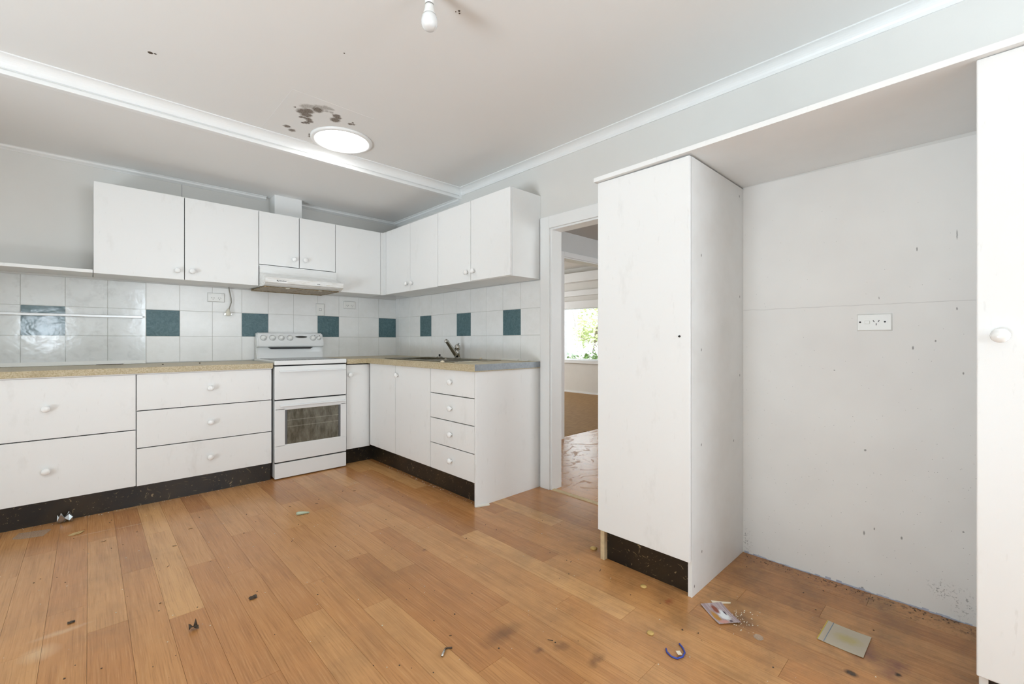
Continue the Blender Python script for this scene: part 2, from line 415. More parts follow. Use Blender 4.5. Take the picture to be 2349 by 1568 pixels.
def m_bag():
    k = NT('thin_clear_bag'); p = k.objco()
    t = k.n('ShaderNodeBsdfTransparent'); t.inputs[0].default_value = (.95, .95, .93, 1)
    pr = k.b; pr.inputs['Roughness'].default_value = .3
    n = k.spots([(.01, .0, 0, .05, .035, 1)], .03, 40, .4, vec=p)
    k.l(k.mix(n, lin((216, 204, 182)), lin((212, 196, 142))), pr.inputs['Base Color'])
    mx = k.n('ShaderNodeMixShader'); mx.inputs[0].default_value = .72
    k.l(t.outputs[0], mx.inputs[1]); k.l(pr.outputs[0], mx.inputs[2])
    k.l(mx.outputs[0], k.t.nodes['Material Output'].inputs['Surface'])
    return k.m
MAT['bag'] = m_bag()
MAT['bag_edge'] = plain('yellow_bag_edge', (214, 190, 40), .4)
MAT['bag_line'] = plain('blue_zip_line', (110, 134, 160), .4)
def m_film():
    k = NT('clear_tape_film')
    t = k.n('ShaderNodeBsdfTransparent'); k.b.inputs['Base Color'].default_value = lin((206, 190, 170)); k.b.inputs['Roughness'].default_value = .3
    mx = k.n('ShaderNodeMixShader'); mx.inputs[0].default_value = .26
    k.l(t.outputs[0], mx.inputs[1]); k.l(k.b.outputs[0], mx.inputs[2])
    k.l(mx.outputs[0], k.t.nodes['Material Output'].inputs['Surface'])
    return k.m
MAT['film'] = m_film()

def m_photo():
    k = NT('printed_photo'); p = k.objco()
    s = k.sep(p)
    c = k.mix(k.mr(k.noise(k.vm('MULTIPLY', p, (1, 30, 1)), 6, 2, .5), .4, .6), lin((188, 172, 172)), lin((158, 136, 138)))
    wh = k.spots([(.012, .006, 0, .040, .022, 1)], .02, 40, .6, vec=p)
    c = k.mix(wh, c, lin((232, 234, 236)))
    br = k.spots([(-.026, -.004, 0, .034, .013, 1)], .01, 60, .5, vec=p)
    c = k.mix(br, c, lin((140, 74, 54)))
    go = k.spots([(.018, -.026, 0, .05, .014, 1)], .01, 60, .5, vec=p)
    c = k.mix(go, c, lin((186, 132, 56)))
    pk = k.spots([(.052, -.016, 0, .014, .024, 1)], .01, 60, .5, vec=p)
    c = k.mix(pk, c, lin((206, 150, 140)))
    dk = k.spots([(-.002, .020, 0, .018, .005, 1), (.052, .012, 0, .008, .007, 1)], .004, 60, .5, vec=p)
    c = k.mix(dk, c, lin((72, 52, 66)))
    k.l(c, k.b.inputs['Base Color']); k.b.inputs['Roughness'].default_value = .25
    return k.m
MAT['photo'] = m_photo()
MAT['leaf'] = plain('green_leaf', (96, 128, 60), .5, var=.35, vscale=14)
MAT['leaf_pale'] = plain('pale_leaf', (196, 204, 150), .6, var=.25, vscale=5)
MAT['flower'] = plain('white_lilac_flower', (240, 234, 246), .6)
MAT['bark'] = plain('bark', (120, 108, 92), .8)
MAT['grass'] = plain('garden_ground', (150, 160, 110), .9, var=.3, vscale=2)

# ------------------------------------------------------------------ mesh helpers
class MB:
    def __init__(s): s.v = []; s.f = []; s.sm = []
    def add(s, vs, fs, smooth=False):
        o = len(s.v); s.v += [tuple(q) for q in vs]
        for f in fs: s.f.append(tuple(i + o for i in f)); s.sm.append(smooth)
        return s
    def box(s, x0, x1, y0, y1, z0, z1, b=0.0, seg=2):
        x0, x1 = min(x0, x1), max(x0, x1); y0, y1 = min(y0, y1), max(y0, y1); z0, z1 = min(z0, z1), max(z0, z1)
        vs = [(x, y, z) for x in (x0, x1) for y in (y0, y1) for z in (z0, z1)]
        fs = [(0, 1, 3, 2), (4, 6, 7, 5), (0, 4, 5, 1), (2, 3, 7, 6), (0, 2, 6, 4), (1, 5, 7, 3)]
        if b <= 0: return s.add(vs, fs)
        return s.bev(vs, fs, b, seg)
    def bev(s, vs, fs, b, seg=2):
        bm = bmesh.new(); bv = [bm.verts.new(q) for q in vs]
        for f in fs: bm.faces.new([bv[i] for i in f])
        bmesh.ops.recalc_face_normals(bm, faces=bm.faces)
        bmesh.ops.bevel(bm, geom=list(bm.edges), offset=b, segments=seg, profile=.6, affect='EDGES', clamp_overlap=True)
        bm.verts.index_update()
        s.add([q.co[:] for q in bm.verts], [[q.index for q in f.verts] for f in bm.faces]); bm.free()
        return s
    def prism(s, prof, axis, a, b, smooth=False, da=(0, 0), db=(0, 0)):
        """prof: 2D points; axis 'x','y' or 'z' is the sweep; the 2D axes are the other two in order"""
        n = len(prof)
        def P(q, t, d):
            u, v = q[0] + d[0], q[1] + d[1]
            return {'x': (t, u, v), 'y': (u, t, v), 'z': (u, v, t)}[axis]
        vs = [P(q, a, da) for q in prof] + [P(q, b, db) for q in prof]
        fs = [(i, (i + 1) % n, n + (i + 1) % n, n + i) for i in range(n)] + [tuple(range(n))[::-1], tuple(range(n, 2 * n))]
        return s.add(vs, fs, smooth)
    def hexa(s, vs):
        """8 corners: bottom ring then top ring"""
        return s.add(vs, [(3, 2, 1, 0), (4, 5, 6, 7), (0, 1, 5, 4), (1, 2, 6, 5), (2, 3, 7, 6), (3, 0, 4, 7)])
    def lathe(s, prof, c=(0, 0, 0), n=24, axis='z', smooth=True):
        vs = []; fs = []
        for (r, h) in prof:
            for i in range(n):
                a = 2 * PI * i / n; p = (r * math.cos(a), r * math.sin(a), h)
                if axis == 'y': p = (p[0], -p[2], p[1])
                if axis == 'x': p = (-p[2], p[1], p[0])
                vs.append((p[0] + c[0], p[1] + c[1], p[2] + c[2]))
        m = len(prof)
        for j in range(m - 1):
            for i in range(n):
                fs.append((j * n + i, j * n + (i + 1) % n, (j + 1) * n + (i + 1) % n, (j + 1) * n + i))
        s.add(vs, fs, smooth)
        o = len(s.v) - len(vs)
        s.f.append(tuple(o + i for i in range(n))[::-1]); s.sm.append(False)
        s.f.append(tuple(o + (m - 1) * n + i for i in range(n))); s.sm.append(False)
        return s
    def tube(s, pts, r, n=8):
        pts = [Vector(p) for p in pts]; m = len(pts)
        rs = r if isinstance(r, (list, tuple)) else [r] * m
        vs = []; fs = []; up = Vector((0, 0, 1))
        for i, p in enumerate(pts):
            t = (pts[min(i + 1, m - 1)] - pts[max(i - 1, 0)]).normalized()
            u = up if abs(t.dot(up)) < .95 else Vector((1, 0, 0))
            a = t.cross(u).normalized(); b = t.cross(a)
            for k in range(n):
                q = 2 * PI * k / n; vs.append(tuple(p + a * math.cos(q) * rs[i] + b * math.sin(q) * rs[i]))
        for i in range(m - 1):
            for k in range(n):
                fs.append((i * n + k, i * n + (k + 1) % n, (i + 1) * n + (k + 1) % n, (i + 1) * n + k))
        fs.append(tuple(range(n))[::-1]); fs.append(tuple((m - 1) * n + k for k in range(n)))
        return s.add(vs, fs, True)
    def mesh(s, name, mat, org=(0, 0, 0)):
        me = bpy.data.meshes.new(name)
        me.from_pydata([(v[0] - org[0], v[1] - org[1], v[2] - org[2]) for v in s.v], [], s.f)
        bm = bmesh.new(); bm.from_mesh(me); bmesh.ops.recalc_face_normals(bm, faces=bm.faces); bm.to_mesh(me); bm.free()
        for p, q in zip(me.polygons, s.sm): p.use_smooth = q
        me.materials.append(MAT[mat]); me.update()
        return me

ORG = {}
def tag(o, label=None, cat=None, group=None, kind=None):
    if label: o['label'] = label
    if cat: o['category'] = cat
    if group: o['group'] = group
    if kind: o['kind'] = kind
    return o
def link(name, data, org, parent=None):
    o = bpy.data.objects.new(name, data); COL.objects.link(o)
    ORG[o.name] = Vector(org)
    if parent is not None:
        o.parent = parent; o.location = Vector(org) - ORG[parent.name]
    else: o.location = org
    return o
def obj(name, mb, mat, parent=None, org=None):
    if org is None:
        xs, ys, zs = zip(*mb.v)
        org = ((min(xs) + max(xs)) / 2, (min(ys) + max(ys)) / 2, min(zs))
    return link(name, mb.mesh(name, mat, org), org, parent)
def thing(name, loc, label, cat, group=None):
    return tag(link(name, None, loc), label, cat, group)
def struct(name, mb, mat, label=None):
    return tag(obj(name, mb, mat), label, None, None, 'structure')
def inst(name, me, loc, parent=None, rot=(0, 0, 0)):
    o = link(name, me, loc, parent); o.rotation_euler = rot; return o

# ------------------------------------------------------------------ room shell
XL, YR = -4.30, -6.60          # left wall face, rear wall face
HC, LC, YB = 2.385, 2.306, -1.152   # high ceiling, lowered ceiling, face of the drop

# floor: vinyl printed as planks, 112.7 mm wide, about a metre long
fl = struct('floor', MB().box(XL - .1, .1, YR - .1, .1, -.12, -.003), 'subfloor', 'timber-look vinyl floor of the kitchen, dirty and scuffed')
PW, PL, X0 = .1127, 1.0, -2.382
EDGE = {-1: -1.83, 0: -2.07, 1: -1.618, 2: -2.174, 3: -1.745, 4: -1.958, 5: -2.505, 6: -2.28, 7: -2.62, 8: -2.195, 9: -2.45,
        10: -1.984, 11: -2.565, 12: -2.13, 13: -2.36, 14: -1.86, 15: -2.52, 16: -2.26, 17: -2.616, 18: -2.875, 19: -2.45, 20: -1.988}
TONES = {(0, -2): .95, (0, -1): .5, (-1, -1): .62, (-1, 0): .9, (1, -1): .55, (1, -2): .8}
pm = {}
def plank_mesh(L, m, W=PW):
    key = (round(L, 3), m, round(W, 4))
    if key not in pm:
        g = .0004
        pm[key] = MB().box(-W / 2 + g, W / 2 - g, -L / 2 + g, L / 2 - g, -.003, 0).mesh('plank', m)
    return pm[key]
kmin = math.floor((XL - X0) / PW)
for kx in range(kmin, 22):
    xa, xb = X0 + kx * PW, X0 + (kx + 1) * PW
    if kx == 21: continue
    if kx == 20: xb = 0.0
    if xb < XL + .02 or xa > -.01: continue
    e = EDGE.get(kx, -2 + random.random())
    y = e + 3
    while y > YR:
        a, b = max(y - PL, YR), min(y, 0)
        if b - a > .02:
            o = inst('plank', plank_mesh(b - a, 'plank_stained' if (xb > -1.75 and a < -2.2) or xa < -2.0 else 'plank', xb - xa), ((xa + xb) / 2, (a + b) / 2, 0), fl)
            t = .14 + .74 * random.betavariate(1.5, 1.6)
            o['tone'] = float(t)
        y -= PL

# walls
wb = struct('wall_back', MB().box(XL - .1, .1, 0, .1, 0, 2.5), 'paint', 'pale grey painted back wall behind the stove')
DY0, DY1, DZ = -2.985, -2.20, 1.855
wr = MB().box(0, .1, DY1, 0, 0, 2.5).box(0, .1, YR, DY0, 0, 2.5).box(0, .1, DY0, DY1, DZ, 2.5)
wr = struct('wall_right', wr, 'paint', 'white painted right wall with doorway and dirty alcove')
struct('wall_rear', MB().box(XL - .1, .1, YR - .1, YR, 0, .95).box(XL - .1, .1, YR - .1, YR, 2.05, 2.5)
       .box(XL - .1, -3.12, YR - .1, YR, .95, 2.05).box(-2.68, -1.7, YR - .1, YR, .95, 2.05).box(-3.12, -2.68, YR - .1, YR, 1.52, 2.05)
       .box(-.3, .1, YR - .1, YR, .95, 2.05), 'paint', 'rear wall behind the camera with a window and an added light opening')
struct('wall_left', MB().box(XL - .1, XL, YR, -5.05, 0, 2.5).box(XL - .1, XL, -1.95, 0, 0, 2.5).box(XL - .1, XL, -5.05, -1.95, 2.15, 2.5), 'paint', 'left wall with a wide glazed door')
# frames in those two openings
w1 = tag(link('window_1', None, (-2.75, YR - .05, .95)), 'white frames in the rear wall, around a window and an added light opening', None, None, 'structure')  # the wider opening is added for the rear fill lamp
for a in ((-3.12, -3.09, .95, 1.52), (-2.71, -2.68, .95, 1.52), (-3.12, -2.68, .95, .98), (-3.12, -2.68, 1.49, 1.52), (-1.7, -1.66, .95, 2.05), (-.34, -.3, .95, 2.05), (-1.7, -.3, .95, .98), (-1.7, -.3, 2.02, 2.05)):
    obj('window_frame', MB().box(a[0], a[1], YR - .07, YR - .02, a[2], a[3]), 'trim', w1)
# unseen roofed enclosure added outside the glazed door to block sky light
struct('ground_light_screen', MB().box(-8.2, XL - .1, -8.5, 1.5, -.55, -.45), 'grass', 'added ground of the light screen outside the glazed door')
struct('ceiling_light_screen', MB().box(-8.2, XL - .1, -8.5, 1.5, 2.5, 2.6), 'paint', 'added unseen roof blocking sky light at the glazed door')
struct('wall_light_screen', MB().box(-8.2, -8.1, -8.5, 1.5, -.45, 2.5).box(-8.1, XL - .1, -8.5, -8.4, -.45, 2.5).box(-8.1, XL - .1, 1.4, 1.5, -.45, 2.5), 'paint', 'added unseen walls blocking sky light at the glazed door')
d2 = tag(link('door_2', None, (XL - .05, -3.1, 0)), 'glazed sliding door in the left wall', None, None, 'structure')
for a in ((-5.05, -4.99, 0, 2.15), (-2.01, -1.95, 0, 2.15), (-3.53, -3.47, 0, 2.15), (-5.05, -1.95, 0, .06), (-5.05, -1.95, 2.09, 2.15)):
    obj('door_frame', MB().box(XL - .07, XL - .02, a[0], a[1], a[2], a[3]), 'trim', d2)

# ceilings
ce = struct('ceiling', MB().box(XL - .1, .1, YR - .1, YB, HC, HC + .12), 'ceiling', 'white ceiling with brown mould stains by the skylight')
obj('lowered_section', MB().box(XL - .1, .1, YB, .1, LC, HC + .12), 'ceiling', ce)

obj('stained_patch', MB().box(-1.60, -1.14, -1.80, -1.215, HC - .0006, HC), 'ceiling_stain', ce)
for x, y, r in ((-2.172, -1.663, .011), (-2.155, -1.668, .006), (-1.524, -2.277, .004), (-1.299, -2.855, .005), (-1.290, -2.845, .004), (-1.306, -2.842, .003)):
    obj('mark', MB().lathe([(r, 0), (r * .6, -.0012)], (x, y, HC), 7), 'debris_dark', ce)

def cove(p, d, n=7):
    """cornice profile: (out from wall, z below ceiling)"""
    q = [(0, 0), (p, 0), (p, -.006)]
    for i in range(n + 1):
        a = PI / 2 * i / n
        q.append((p - .004 - (p - .010) * math.sin(a), -d + .006 + (d - .012) * math.cos(a)))
    q += [(.006, -d), (0, -d)]
    return q
pr = cove(.058, .052)
struct('trim_1', MB().prism([(-a, HC + z) for a, z in pr], 'y', YR, YB, False), 'trim', 'coved cornice along the right wall')
struct('trim_2', MB().prism([(YB - a, HC + z) for a, z in pr], 'x', XL, 0, False), 'trim', 'coved cornice along the ceiling drop')
struct('trim_3', MB().box(XL, 0, YB - .008, YB + .03, LC - .004, LC + .018, .003), 'trim', 'thin edge strip below the drop')
pl_ = [(0, 0), (.046, 0), (.046, -.008), (.034, -.012), (.030, -.022), (.010, -.030), (.006, -.034), (0, -.034)]
for i, (a, b) in enumerate(((XL, -1.262), (-1.0, 0))):
    z0 = lambda x: .012 * (-x) / 2.8
    struct('trim_%d' % (4 + i), MB().prism([(-u, LC + .004 + z) for u, z in pl_], 'x', a, b, da=(0, z0(a) * .6), db=(0, 0)), 'trim', 'small cornice on the back wall ' + ('left of' if i == 0 else 'right of') + ' the duct box')
struct('trim_6', MB().prism([(-u, LC + .004 + z) for u, z in pl_], 'y', YB + .005, -.01), 'trim', 'small cornice above the right upper cupboards')
# torn end where the cornices meet
struct('trim_7', MB().add([(-.002, YB - .012, LC + .03), (-.03, YB - .006, LC + .028), (-.026, YB - .004, LC - .012), (-.002, YB - .002, LC - .02), (-.002, YB + .03, LC + .02), (-.02, YB + .03, LC)],
       [(0, 1, 2, 3), (0, 3, 4), (1, 5, 2), (2, 5, 4, 3), (0, 4, 5, 1)]), 'trim', 'broken plaster end at the cornice junction')

# boxed duct above the hood
struct('duct_casing', MB().box(-1.228, -1.006, -.148, 0, 2.08, LC, .002), 'trim', 'boxed-in white duct casing above the range hood')
struct('wall_joint_strip', MB().box(-1.8512, -1.8488, -.001, 0, 2.1, 2.278), 'logo', 'fine sheet joint on the back wall')

# tiles: three rows; every third one of the middle row blue
def tiles(wall, axis, xs, z0, h, blue, last=None):
    cache = {}
    for r in range(3):
        for i in range(len(xs) - 1):
            a, b = xs[i + 1], xs[i]
            w = abs(b - a); m = 'tile_blue' if (r == 1 and i in blue) else 'tile'
            zb = z0 + r * h; ht = h
            key = (round(w, 3), m, axis)
            if key not in cache:
                g = .0012
                B = MB()
                if axis == 'x': B.box(-w / 2 + g, w / 2 - g, -.007, 0, g, ht - g, .0012, 1)
                else: B.box(-.007, 0, -w / 2 + g, w / 2 - g, g, ht - g, .0012, 1)
                cache[key] = B.mesh('tile', m)
            c = (a + b) / 2
            inst('tile', cache[key], (c, 0, zb) if axis == 'x' else (0, c, zb), wall)
XB = [-.002, -.2, -.412, -.615, -.818, -1.031, -1.239, -1.442, -1.651, -1.865, -2.068, -2.28, -2.493, -2.699, -2.906, -3.113]
tiles(wb, 'x', XB, .893, .1995, {0, 3, 6, 9, 12})
YT = [-.0075, -.093, -.294, -.491, -.689, -.893, -1.094, -1.294, -1.502, -1.704, -1.903, -2.106]
tiles(wr, 'y', YT, .899, .2, {3, 6, 9})
obj('grout', MB().box(-3.113, 0, -.0045, 0, .86, 1.4915), 'grout', wb)
obj('grout', MB().box(-.0045, 0, -2.106, 0, .86, 1.499), 'grout', wr)
obj('alcove_sheet', MB().box(-.0012, 0, -4.297, -3.483, 0, 1.822), 'wall_right', wr)
# caulk bead along the foot of the alcove wall
B = MB(); n = 40
for i in range(n):
    y0 = -3.49 - i * .0198; h = .002 + .009 * random.random() ** 2; t = .002 + .004 * random.random()
    B.box(-t, 0, y0 - .0198, y0, 0, h)
obj('caulk_bead', B, 'caulk', wr)

# ------------------------------------------------------------------ doorway, hall and far room
d1 = tag(link('door_1', None, (0, -2.6, 0)), 'white painted doorway frame to the hall', None, None, 'structure')
obj('architrave', MB().box(-.018, 0, -2.2, -2.115, 0, DZ + .085, .003), 'trim', d1)
obj('architrave', MB().box(-.018, 0, DY0, -2.2, DZ, DZ + .085, .003), 'trim', d1)
obj('architrave', MB().box(-.018, 0, -3.01, DY0, 0, DZ, .003), 'trim', d1)
obj('jamb', MB().box(-.004, .1, -2.215, -2.2, 0, DZ), 'trim', d1)
obj('jamb', MB().box(-.004, .1, DY0, DY0 + .015, 0, DZ), 'trim', d1)
obj('head', MB().box(-.004, .1, DY0 + .015, -2.215, DZ - .012, DZ), 'trim', d1)
obj('threshold', MB().prism([(-.004, 0), (.0, .005), (.02, .007), (.034, .003), (.036, 0)], 'y', DY0 + .015, -2.215), 'timber', d1)
struct('floor_hall', MB().box(.1, 3.2, -4.6, -1.15, -.05, 0), 'hallfloor', 'scuffed brown vinyl floor of the hall')
obj('doorway_strip', MB().box(0, .1, DY0 + .015, -2.215, -.003, 0), 'hallfloor', d1)
struct('wall_hall', MB().box(.1, 1.34, -1.2, -1.08, 0, 2.5).box(2.20, 3.2, -1.2, -1.08, 0, 2.5).box(1.34, 2.20, -1.2, -1.08, 1.965, 2.5), 'hall_paint', 'grey hall wall with a second doorway')
struct('wall_hall_end', MB().box(3.2, 3.3, -4.6, -1.08, 0, 2.5), 'hall_paint', 'hall wall at the far side')
struct('wall_hall_rear', MB().box(.1, .7, -4.7, -4.6, 0, 2.5).box(2.5, 3.3, -4.7, -4.6, 0, 2.5).box(.7, 2.5, -4.7, -4.6, 0, .85).box(.7, 2.5, -4.7, -4.6, 2.05, 2.5), 'hall_paint', 'hall wall behind the alcove')  # opening added for the hall fill lamp
hc = struct('ceiling_hall', MB().box(.1, 3.2, -4.6, -1.08, 2.24, 2.4), 'ceiling_hall', 'dim hall ceiling with cover strips')
for q in range(4):
    obj('cover_strip', MB().box(.1, 3.2, -1.75 - .55 * q, -1.71 - .55 * q, 2.232, 2.24), 'ceiling_hall', hc)
d3 = tag(link('door_3', None, (1.7, -1.2, 0)), 'white doorway frame between hall and far room', None, None, 'structure')
obj('architrave', MB().box(1.285, 1.34, -1.218, -1.2, 0, 2.02, .003), 'hall_trim', d3)
obj('architrave', MB().box(2.20, 2.255, -1.218, -1.2, 0, 2.02, .003), 'hall_trim', d3)
obj('architrave', MB().box(1.34, 2.20, -1.218, -1.2, 1.965, 2.02, .003), 'hall_trim', d3)
obj('jamb', MB().box(1.34, 1.352, -1.205, -1.08, 0, 1.965), 'hall_trim', d3)
obj('jamb', MB().box(2.188, 2.20, -1.205, -1.08, 0, 1.965), 'hall_trim', d3)
obj('head', MB().box(1.352, 2.188, -1.205, -1.08, 1.953, 1.965), 'hall_trim', d3)
XW = 4.755
struct('floor_far', MB().box(.2, XW + .1, -1.15, 4.2, -.05, .004), 'farfloor', 'brown floor of the far room')
struct('wall_far', MB().box(XW, XW + .1, -1.1, .76, 0, 2.6).box(XW, XW + .1, 1.66, 4.2, 0, 2.6).box(XW, XW + .1, .76, 1.66, 0, .66).box(XW, XW + .1, .76, 1.66, 1.72, 2.6), 'far_paint', 'cream far room wall with the garden window')
struct('wall_far_left', MB().box(.2, 1.2, 4.0, 4.1, 0, 2.6).box(4.0, XW, 4.0, 4.1, 0, 2.6).box(1.2, 4.0, 4.0, 4.1, 0, .6).box(1.2, 4.0, 4.0, 4.1, 2.2, 2.6), 'far_paint', 'far room wall with a wide opening added for the fill lamp')  # unseen opening added to let the fill lamp in
struct('wall_far_near', MB().box(.1, .2, -1.08, 4.1, 0, 2.6), 'far_paint', 'far room wall next to the kitchen')
struct('wall_far_right', MB().box(3.3, XW + .1, -1.2, -1.08, 0, 2.6), 'far_paint', 'far room wall beside the doorway')
struct('ceiling_far', MB().box(.1, XW + .1, -1.1, 4.1, 2.52, 2.62), 'far_paint', 'cream far room ceiling')
struct('trim_8', MB().box(XW - .16, XW, -1.08, 4.0, 2.22, 2.40, .006), 'hall_trim', 'deep cream bulkhead board above the far window')
struct('trim_9', MB().box(XW - .07, XW, -1.08, 4.0, 1.95, 2.06, .006), 'hall_trim', 'picture board above the far window')
struct('trim_10', MB().box(XW - .05, XW, .70, 1.72, 1.70, 1.85, .004), 'hall_trim', 'window head board of the far window')
struct('trim_11', MB().box(XW - .04, XW, .70, 1.72, .60, .66, .004), 'hall_trim', 'window sill of the far window')
struct('baseboard_far', MB().box(XW - .014, XW, -1.08, 4.0, 0, .035), 'hall_trim', 'low skirting in the far room')
w2 = tag(link('window_2', None, (XW, 1.2, .66)), 'aluminium framed garden window in the far room', None, None, 'structure')
for a in ((.76, .80, .66, 1.72), (1.60, 1.66, .66, 1.72), (.80, 1.60, .66, .69), (.80, 1.60, 1.69, 1.72)):
    obj('window_frame', MB().box(XW + .03, XW + .07, a[0], a[1], a[2], a[3]), 'alu', w2)
obj('pane', MB().box(XW + .048, XW + .052, .80, 1.60, .69, 1.69), 'glass', w2)

# ------------------------------------------------------------------ garden beyond the far window
struct('ground', MB().box(XW + .1, 30, -12, 20, -.5, -.4), 'grass', 'pale sunlit garden ground')
def leaves(B, c, rad, n, size, seed, flat=.5):
    rnd = random.Random(seed)
    for _ in range(n):
        while True:
            p = Vector((rnd.uniform(-1, 1), rnd.uniform(-1, 1), rnd.uniform(-1, 1)))
            if p.length < 1: break
        p = Vector((c[0] + p.x * rad[0], c[1] + p.y * rad[1], c[2] + p.z * rad[2]))
        d = Vector((rnd.gauss(0, 1), rnd.gauss(0, 1), rnd.gauss(0, flat))).normalized()
        sd = d.cross(Vector((rnd.gauss(0, 1), rnd.gauss(0, 1), rnd.gauss(0, 1)))).normalized()
        nn = d.cross(sd) * size * .12; L = size * rnd.uniform(.7, 1.3)
        B.add([p - d * L, p + sd * L * .38 + nn, p + d * L, p - sd * L * .38 + nn], [(0, 1, 2, 3)])
tr = thing('garden_tree', (10.2, 5.0, -.4), 'pale feathery tree seen through the far window', 'tree')
B = MB(); leaves(B, (10.2, 5.0, 1.5), (1.2, 1.7, .75), 900, .085, 1); leaves(B, (10.6, 4.0, 2.1), (1.0, .9, .7), 520, .085, 2); leaves(B, (10.4, 5.6, 1.25), (1, 1, .5), 420, .085, 22)
tag(obj('foliage', B, 'leaf_pale', tr), kind='stuff')
obj('trunk', MB().tube([(10.4, 4.8, -.4), (10.35, 4.9, .6), (10.2, 4.7, 1.4), (10.3, 4.4, 2.3)], [.1, .08, .05, .02]), 'bark', tr)
obj('branch', MB().tube([(9.4, 5.3, 1.32), (9.4, 4.9, 1.22), (9.4, 4.45, 1.05), (9.4, 4.0, .92)], [.012, .011, .010, .006]), 'bark', tr)
obj('branch', MB().tube([(8.0, 4.12, 2.35), (8.0, 4.06, 2.1), (8.0, 3.97, 1.85), (8.0, 3.90, 1.6), (8.0, 3.88, 1.45)], [.026, .024, .022, .018, .014]), 'bark', tr)
fb = thing('flowering_bush', (8.6, 4.2, -.4), 'white and lilac flowering bush beyond the far window', 'bush')
B = MB(); leaves(B, (8.7, 4.2, .62), (.6, 1.2, .42), 900, .05, 3, 1.0); tag(obj('flowers', B, 'flower', fb), kind='stuff')
B = MB(); leaves(B, (8.9, 4.2, .3), (.7, 1.3, .5), 350, .07, 4, 1.0); tag(obj('foliage', B, 'leaf', fb), kind='stuff')
obj('stem', MB().tube([(8.7, 4.2, -.4), (8.7, 4.1, .5)], .03), 'bark', fb)
for i, (cy, cz, rr) in enumerate(((2.42, .58, .26), (1.72, .60, .22))):
    sh = thing('garden_shrub', (5.9, cy, -.4), ('green leafy shrub at the left of the far window' if i == 0 else 'green leafy shrub at the right of the far window'), 'shrub', 'shrubs outside the far window')
    B = MB(); leaves(B, (5.9, cy, cz), (.2, rr, .24), 70, .075, 7 + i, .7); tag(obj('foliage', B, 'leaf', sh), kind='stuff')
    obj('stem', MB().tube([(5.9, cy, -.4), (5.9, cy, .3), (5.95, cy + .05, .65)], [.014, .011, .006]), 'bark', sh)

# ------------------------------------------------------------------ knobs
KP = [(.0085, 0), (.0085, .010), (.011, .014), (.0175, .018), (.0195, .023), (.0185, .028), (.014, .0325), (.007, .0345), (.001, .035)]
KM = MB().lathe(KP, n=20).mesh('knob', 'knob')
def knob_y(parent, x, y, z): return inst('knob', KM, (x, y, z), parent, (PI / 2, 0, 0))       # facing -y
def knob_x(parent, x, y, z): return inst('knob', KM, (x, y, z), parent, (0, -PI / 2, 0))      # facing -x
G = .0014
def front_y(parent, name, x0, x1, z0, z1, y, kn=None, t=.017):
    d = obj(name, MB().box(x0 + G, x1 - G, y, y + t, z0 + G, z1 - G, .0015), 'lam', parent)
    if kn: knob_y(d, kn[0], y + .0005, kn[1])
    return d
def front_x(parent, name, y0, y1, z0, z1, x, kn=None, t=.017):
    d = obj(name, MB().box(x, x + t, y0 + G, y1 - G, z0 + G, z1 - G, .0015), 'lam', parent)
    if kn: knob_x(d, x + .0005, kn[0], kn[1])
    return d
def carcass(parent, x0, x1, y0, y1, z0, z1, dark_front=None):
    c = obj('carcass', MB().box(x0, x1, y0, y1, z0, z1), 'carcass', parent)
    if dark_front:   # shadow line in the gaps between fronts
        ax, v = dark_front
        if ax == 'y': obj('gap_shadow', MB().box(x0 + .004, x1 - .004, v - .0015, v, z0 + .004, z1 - .004), 'dark', c)
        else: obj('gap_shadow', MB().box(v - .0015, v, y0 + .004, y1 - .004, z0 + .004, z1 - .004), 'dark', c)
    return c

# ------------------------------------------------------------------ upper cupboards, back wall
UF, ZU0, ZU1 = -.305, 1.500, 2.105
c = thing('upper_cupboard', (-1.872, -.15, ZU0), 'widest white upper cupboard on the back wall, left of the range hood', 'cupboard', 'white upper cupboards')
carcass(c, -2.354, -1.389, UF + .018, -.009, ZU0 + .001, ZU1 - .001, ('y', UF + .018))
front_y(c, 'door', -2.356, -1.873, ZU0, ZU1, UF, (-1.916, 1.564))
front_y(c, 'door', -1.871, -1.389, ZU0, ZU1, UF, (-1.827, 1.567))
c = thing('upper_cupboard', (-1.08, -.15, 1.66), 'short white upper cupboard directly above the range hood', 'cupboard', 'white upper cupboards')
carcass(c, -1.386, -.771, UF + .018, -.009, 1.662, ZU1 - .001, ('y', UF + .018))
front_y(c, 'door', -1.387, -1.080, 1.675, ZU1, UF, (-1.125, 1.742))
front_y(c, 'door', -1.077, -.770, 1.675, ZU1, UF, (-1.034, 1.746))
c = thing('upper_cupboard', (-.55, -.15, ZU0), 'white upper cupboard without a knob in the corner right of the hood', 'cupboard', 'white upper cupboards')
carcass(c, -.767, -.31, UF + .018, -.009, ZU0 + .001, ZU1 - .001, ('y', UF + .018))
front_y(c, 'door', -.768, -.334, ZU0, ZU1, UF)
obj('corner_filler', MB().box(-.332, -.305, UF + .004, UF + .02, ZU0 - .001, ZU1, .001).box(-.305, -.29, -.36, UF + .02, ZU0 - .001, ZU1, .001), 'carcass', c)
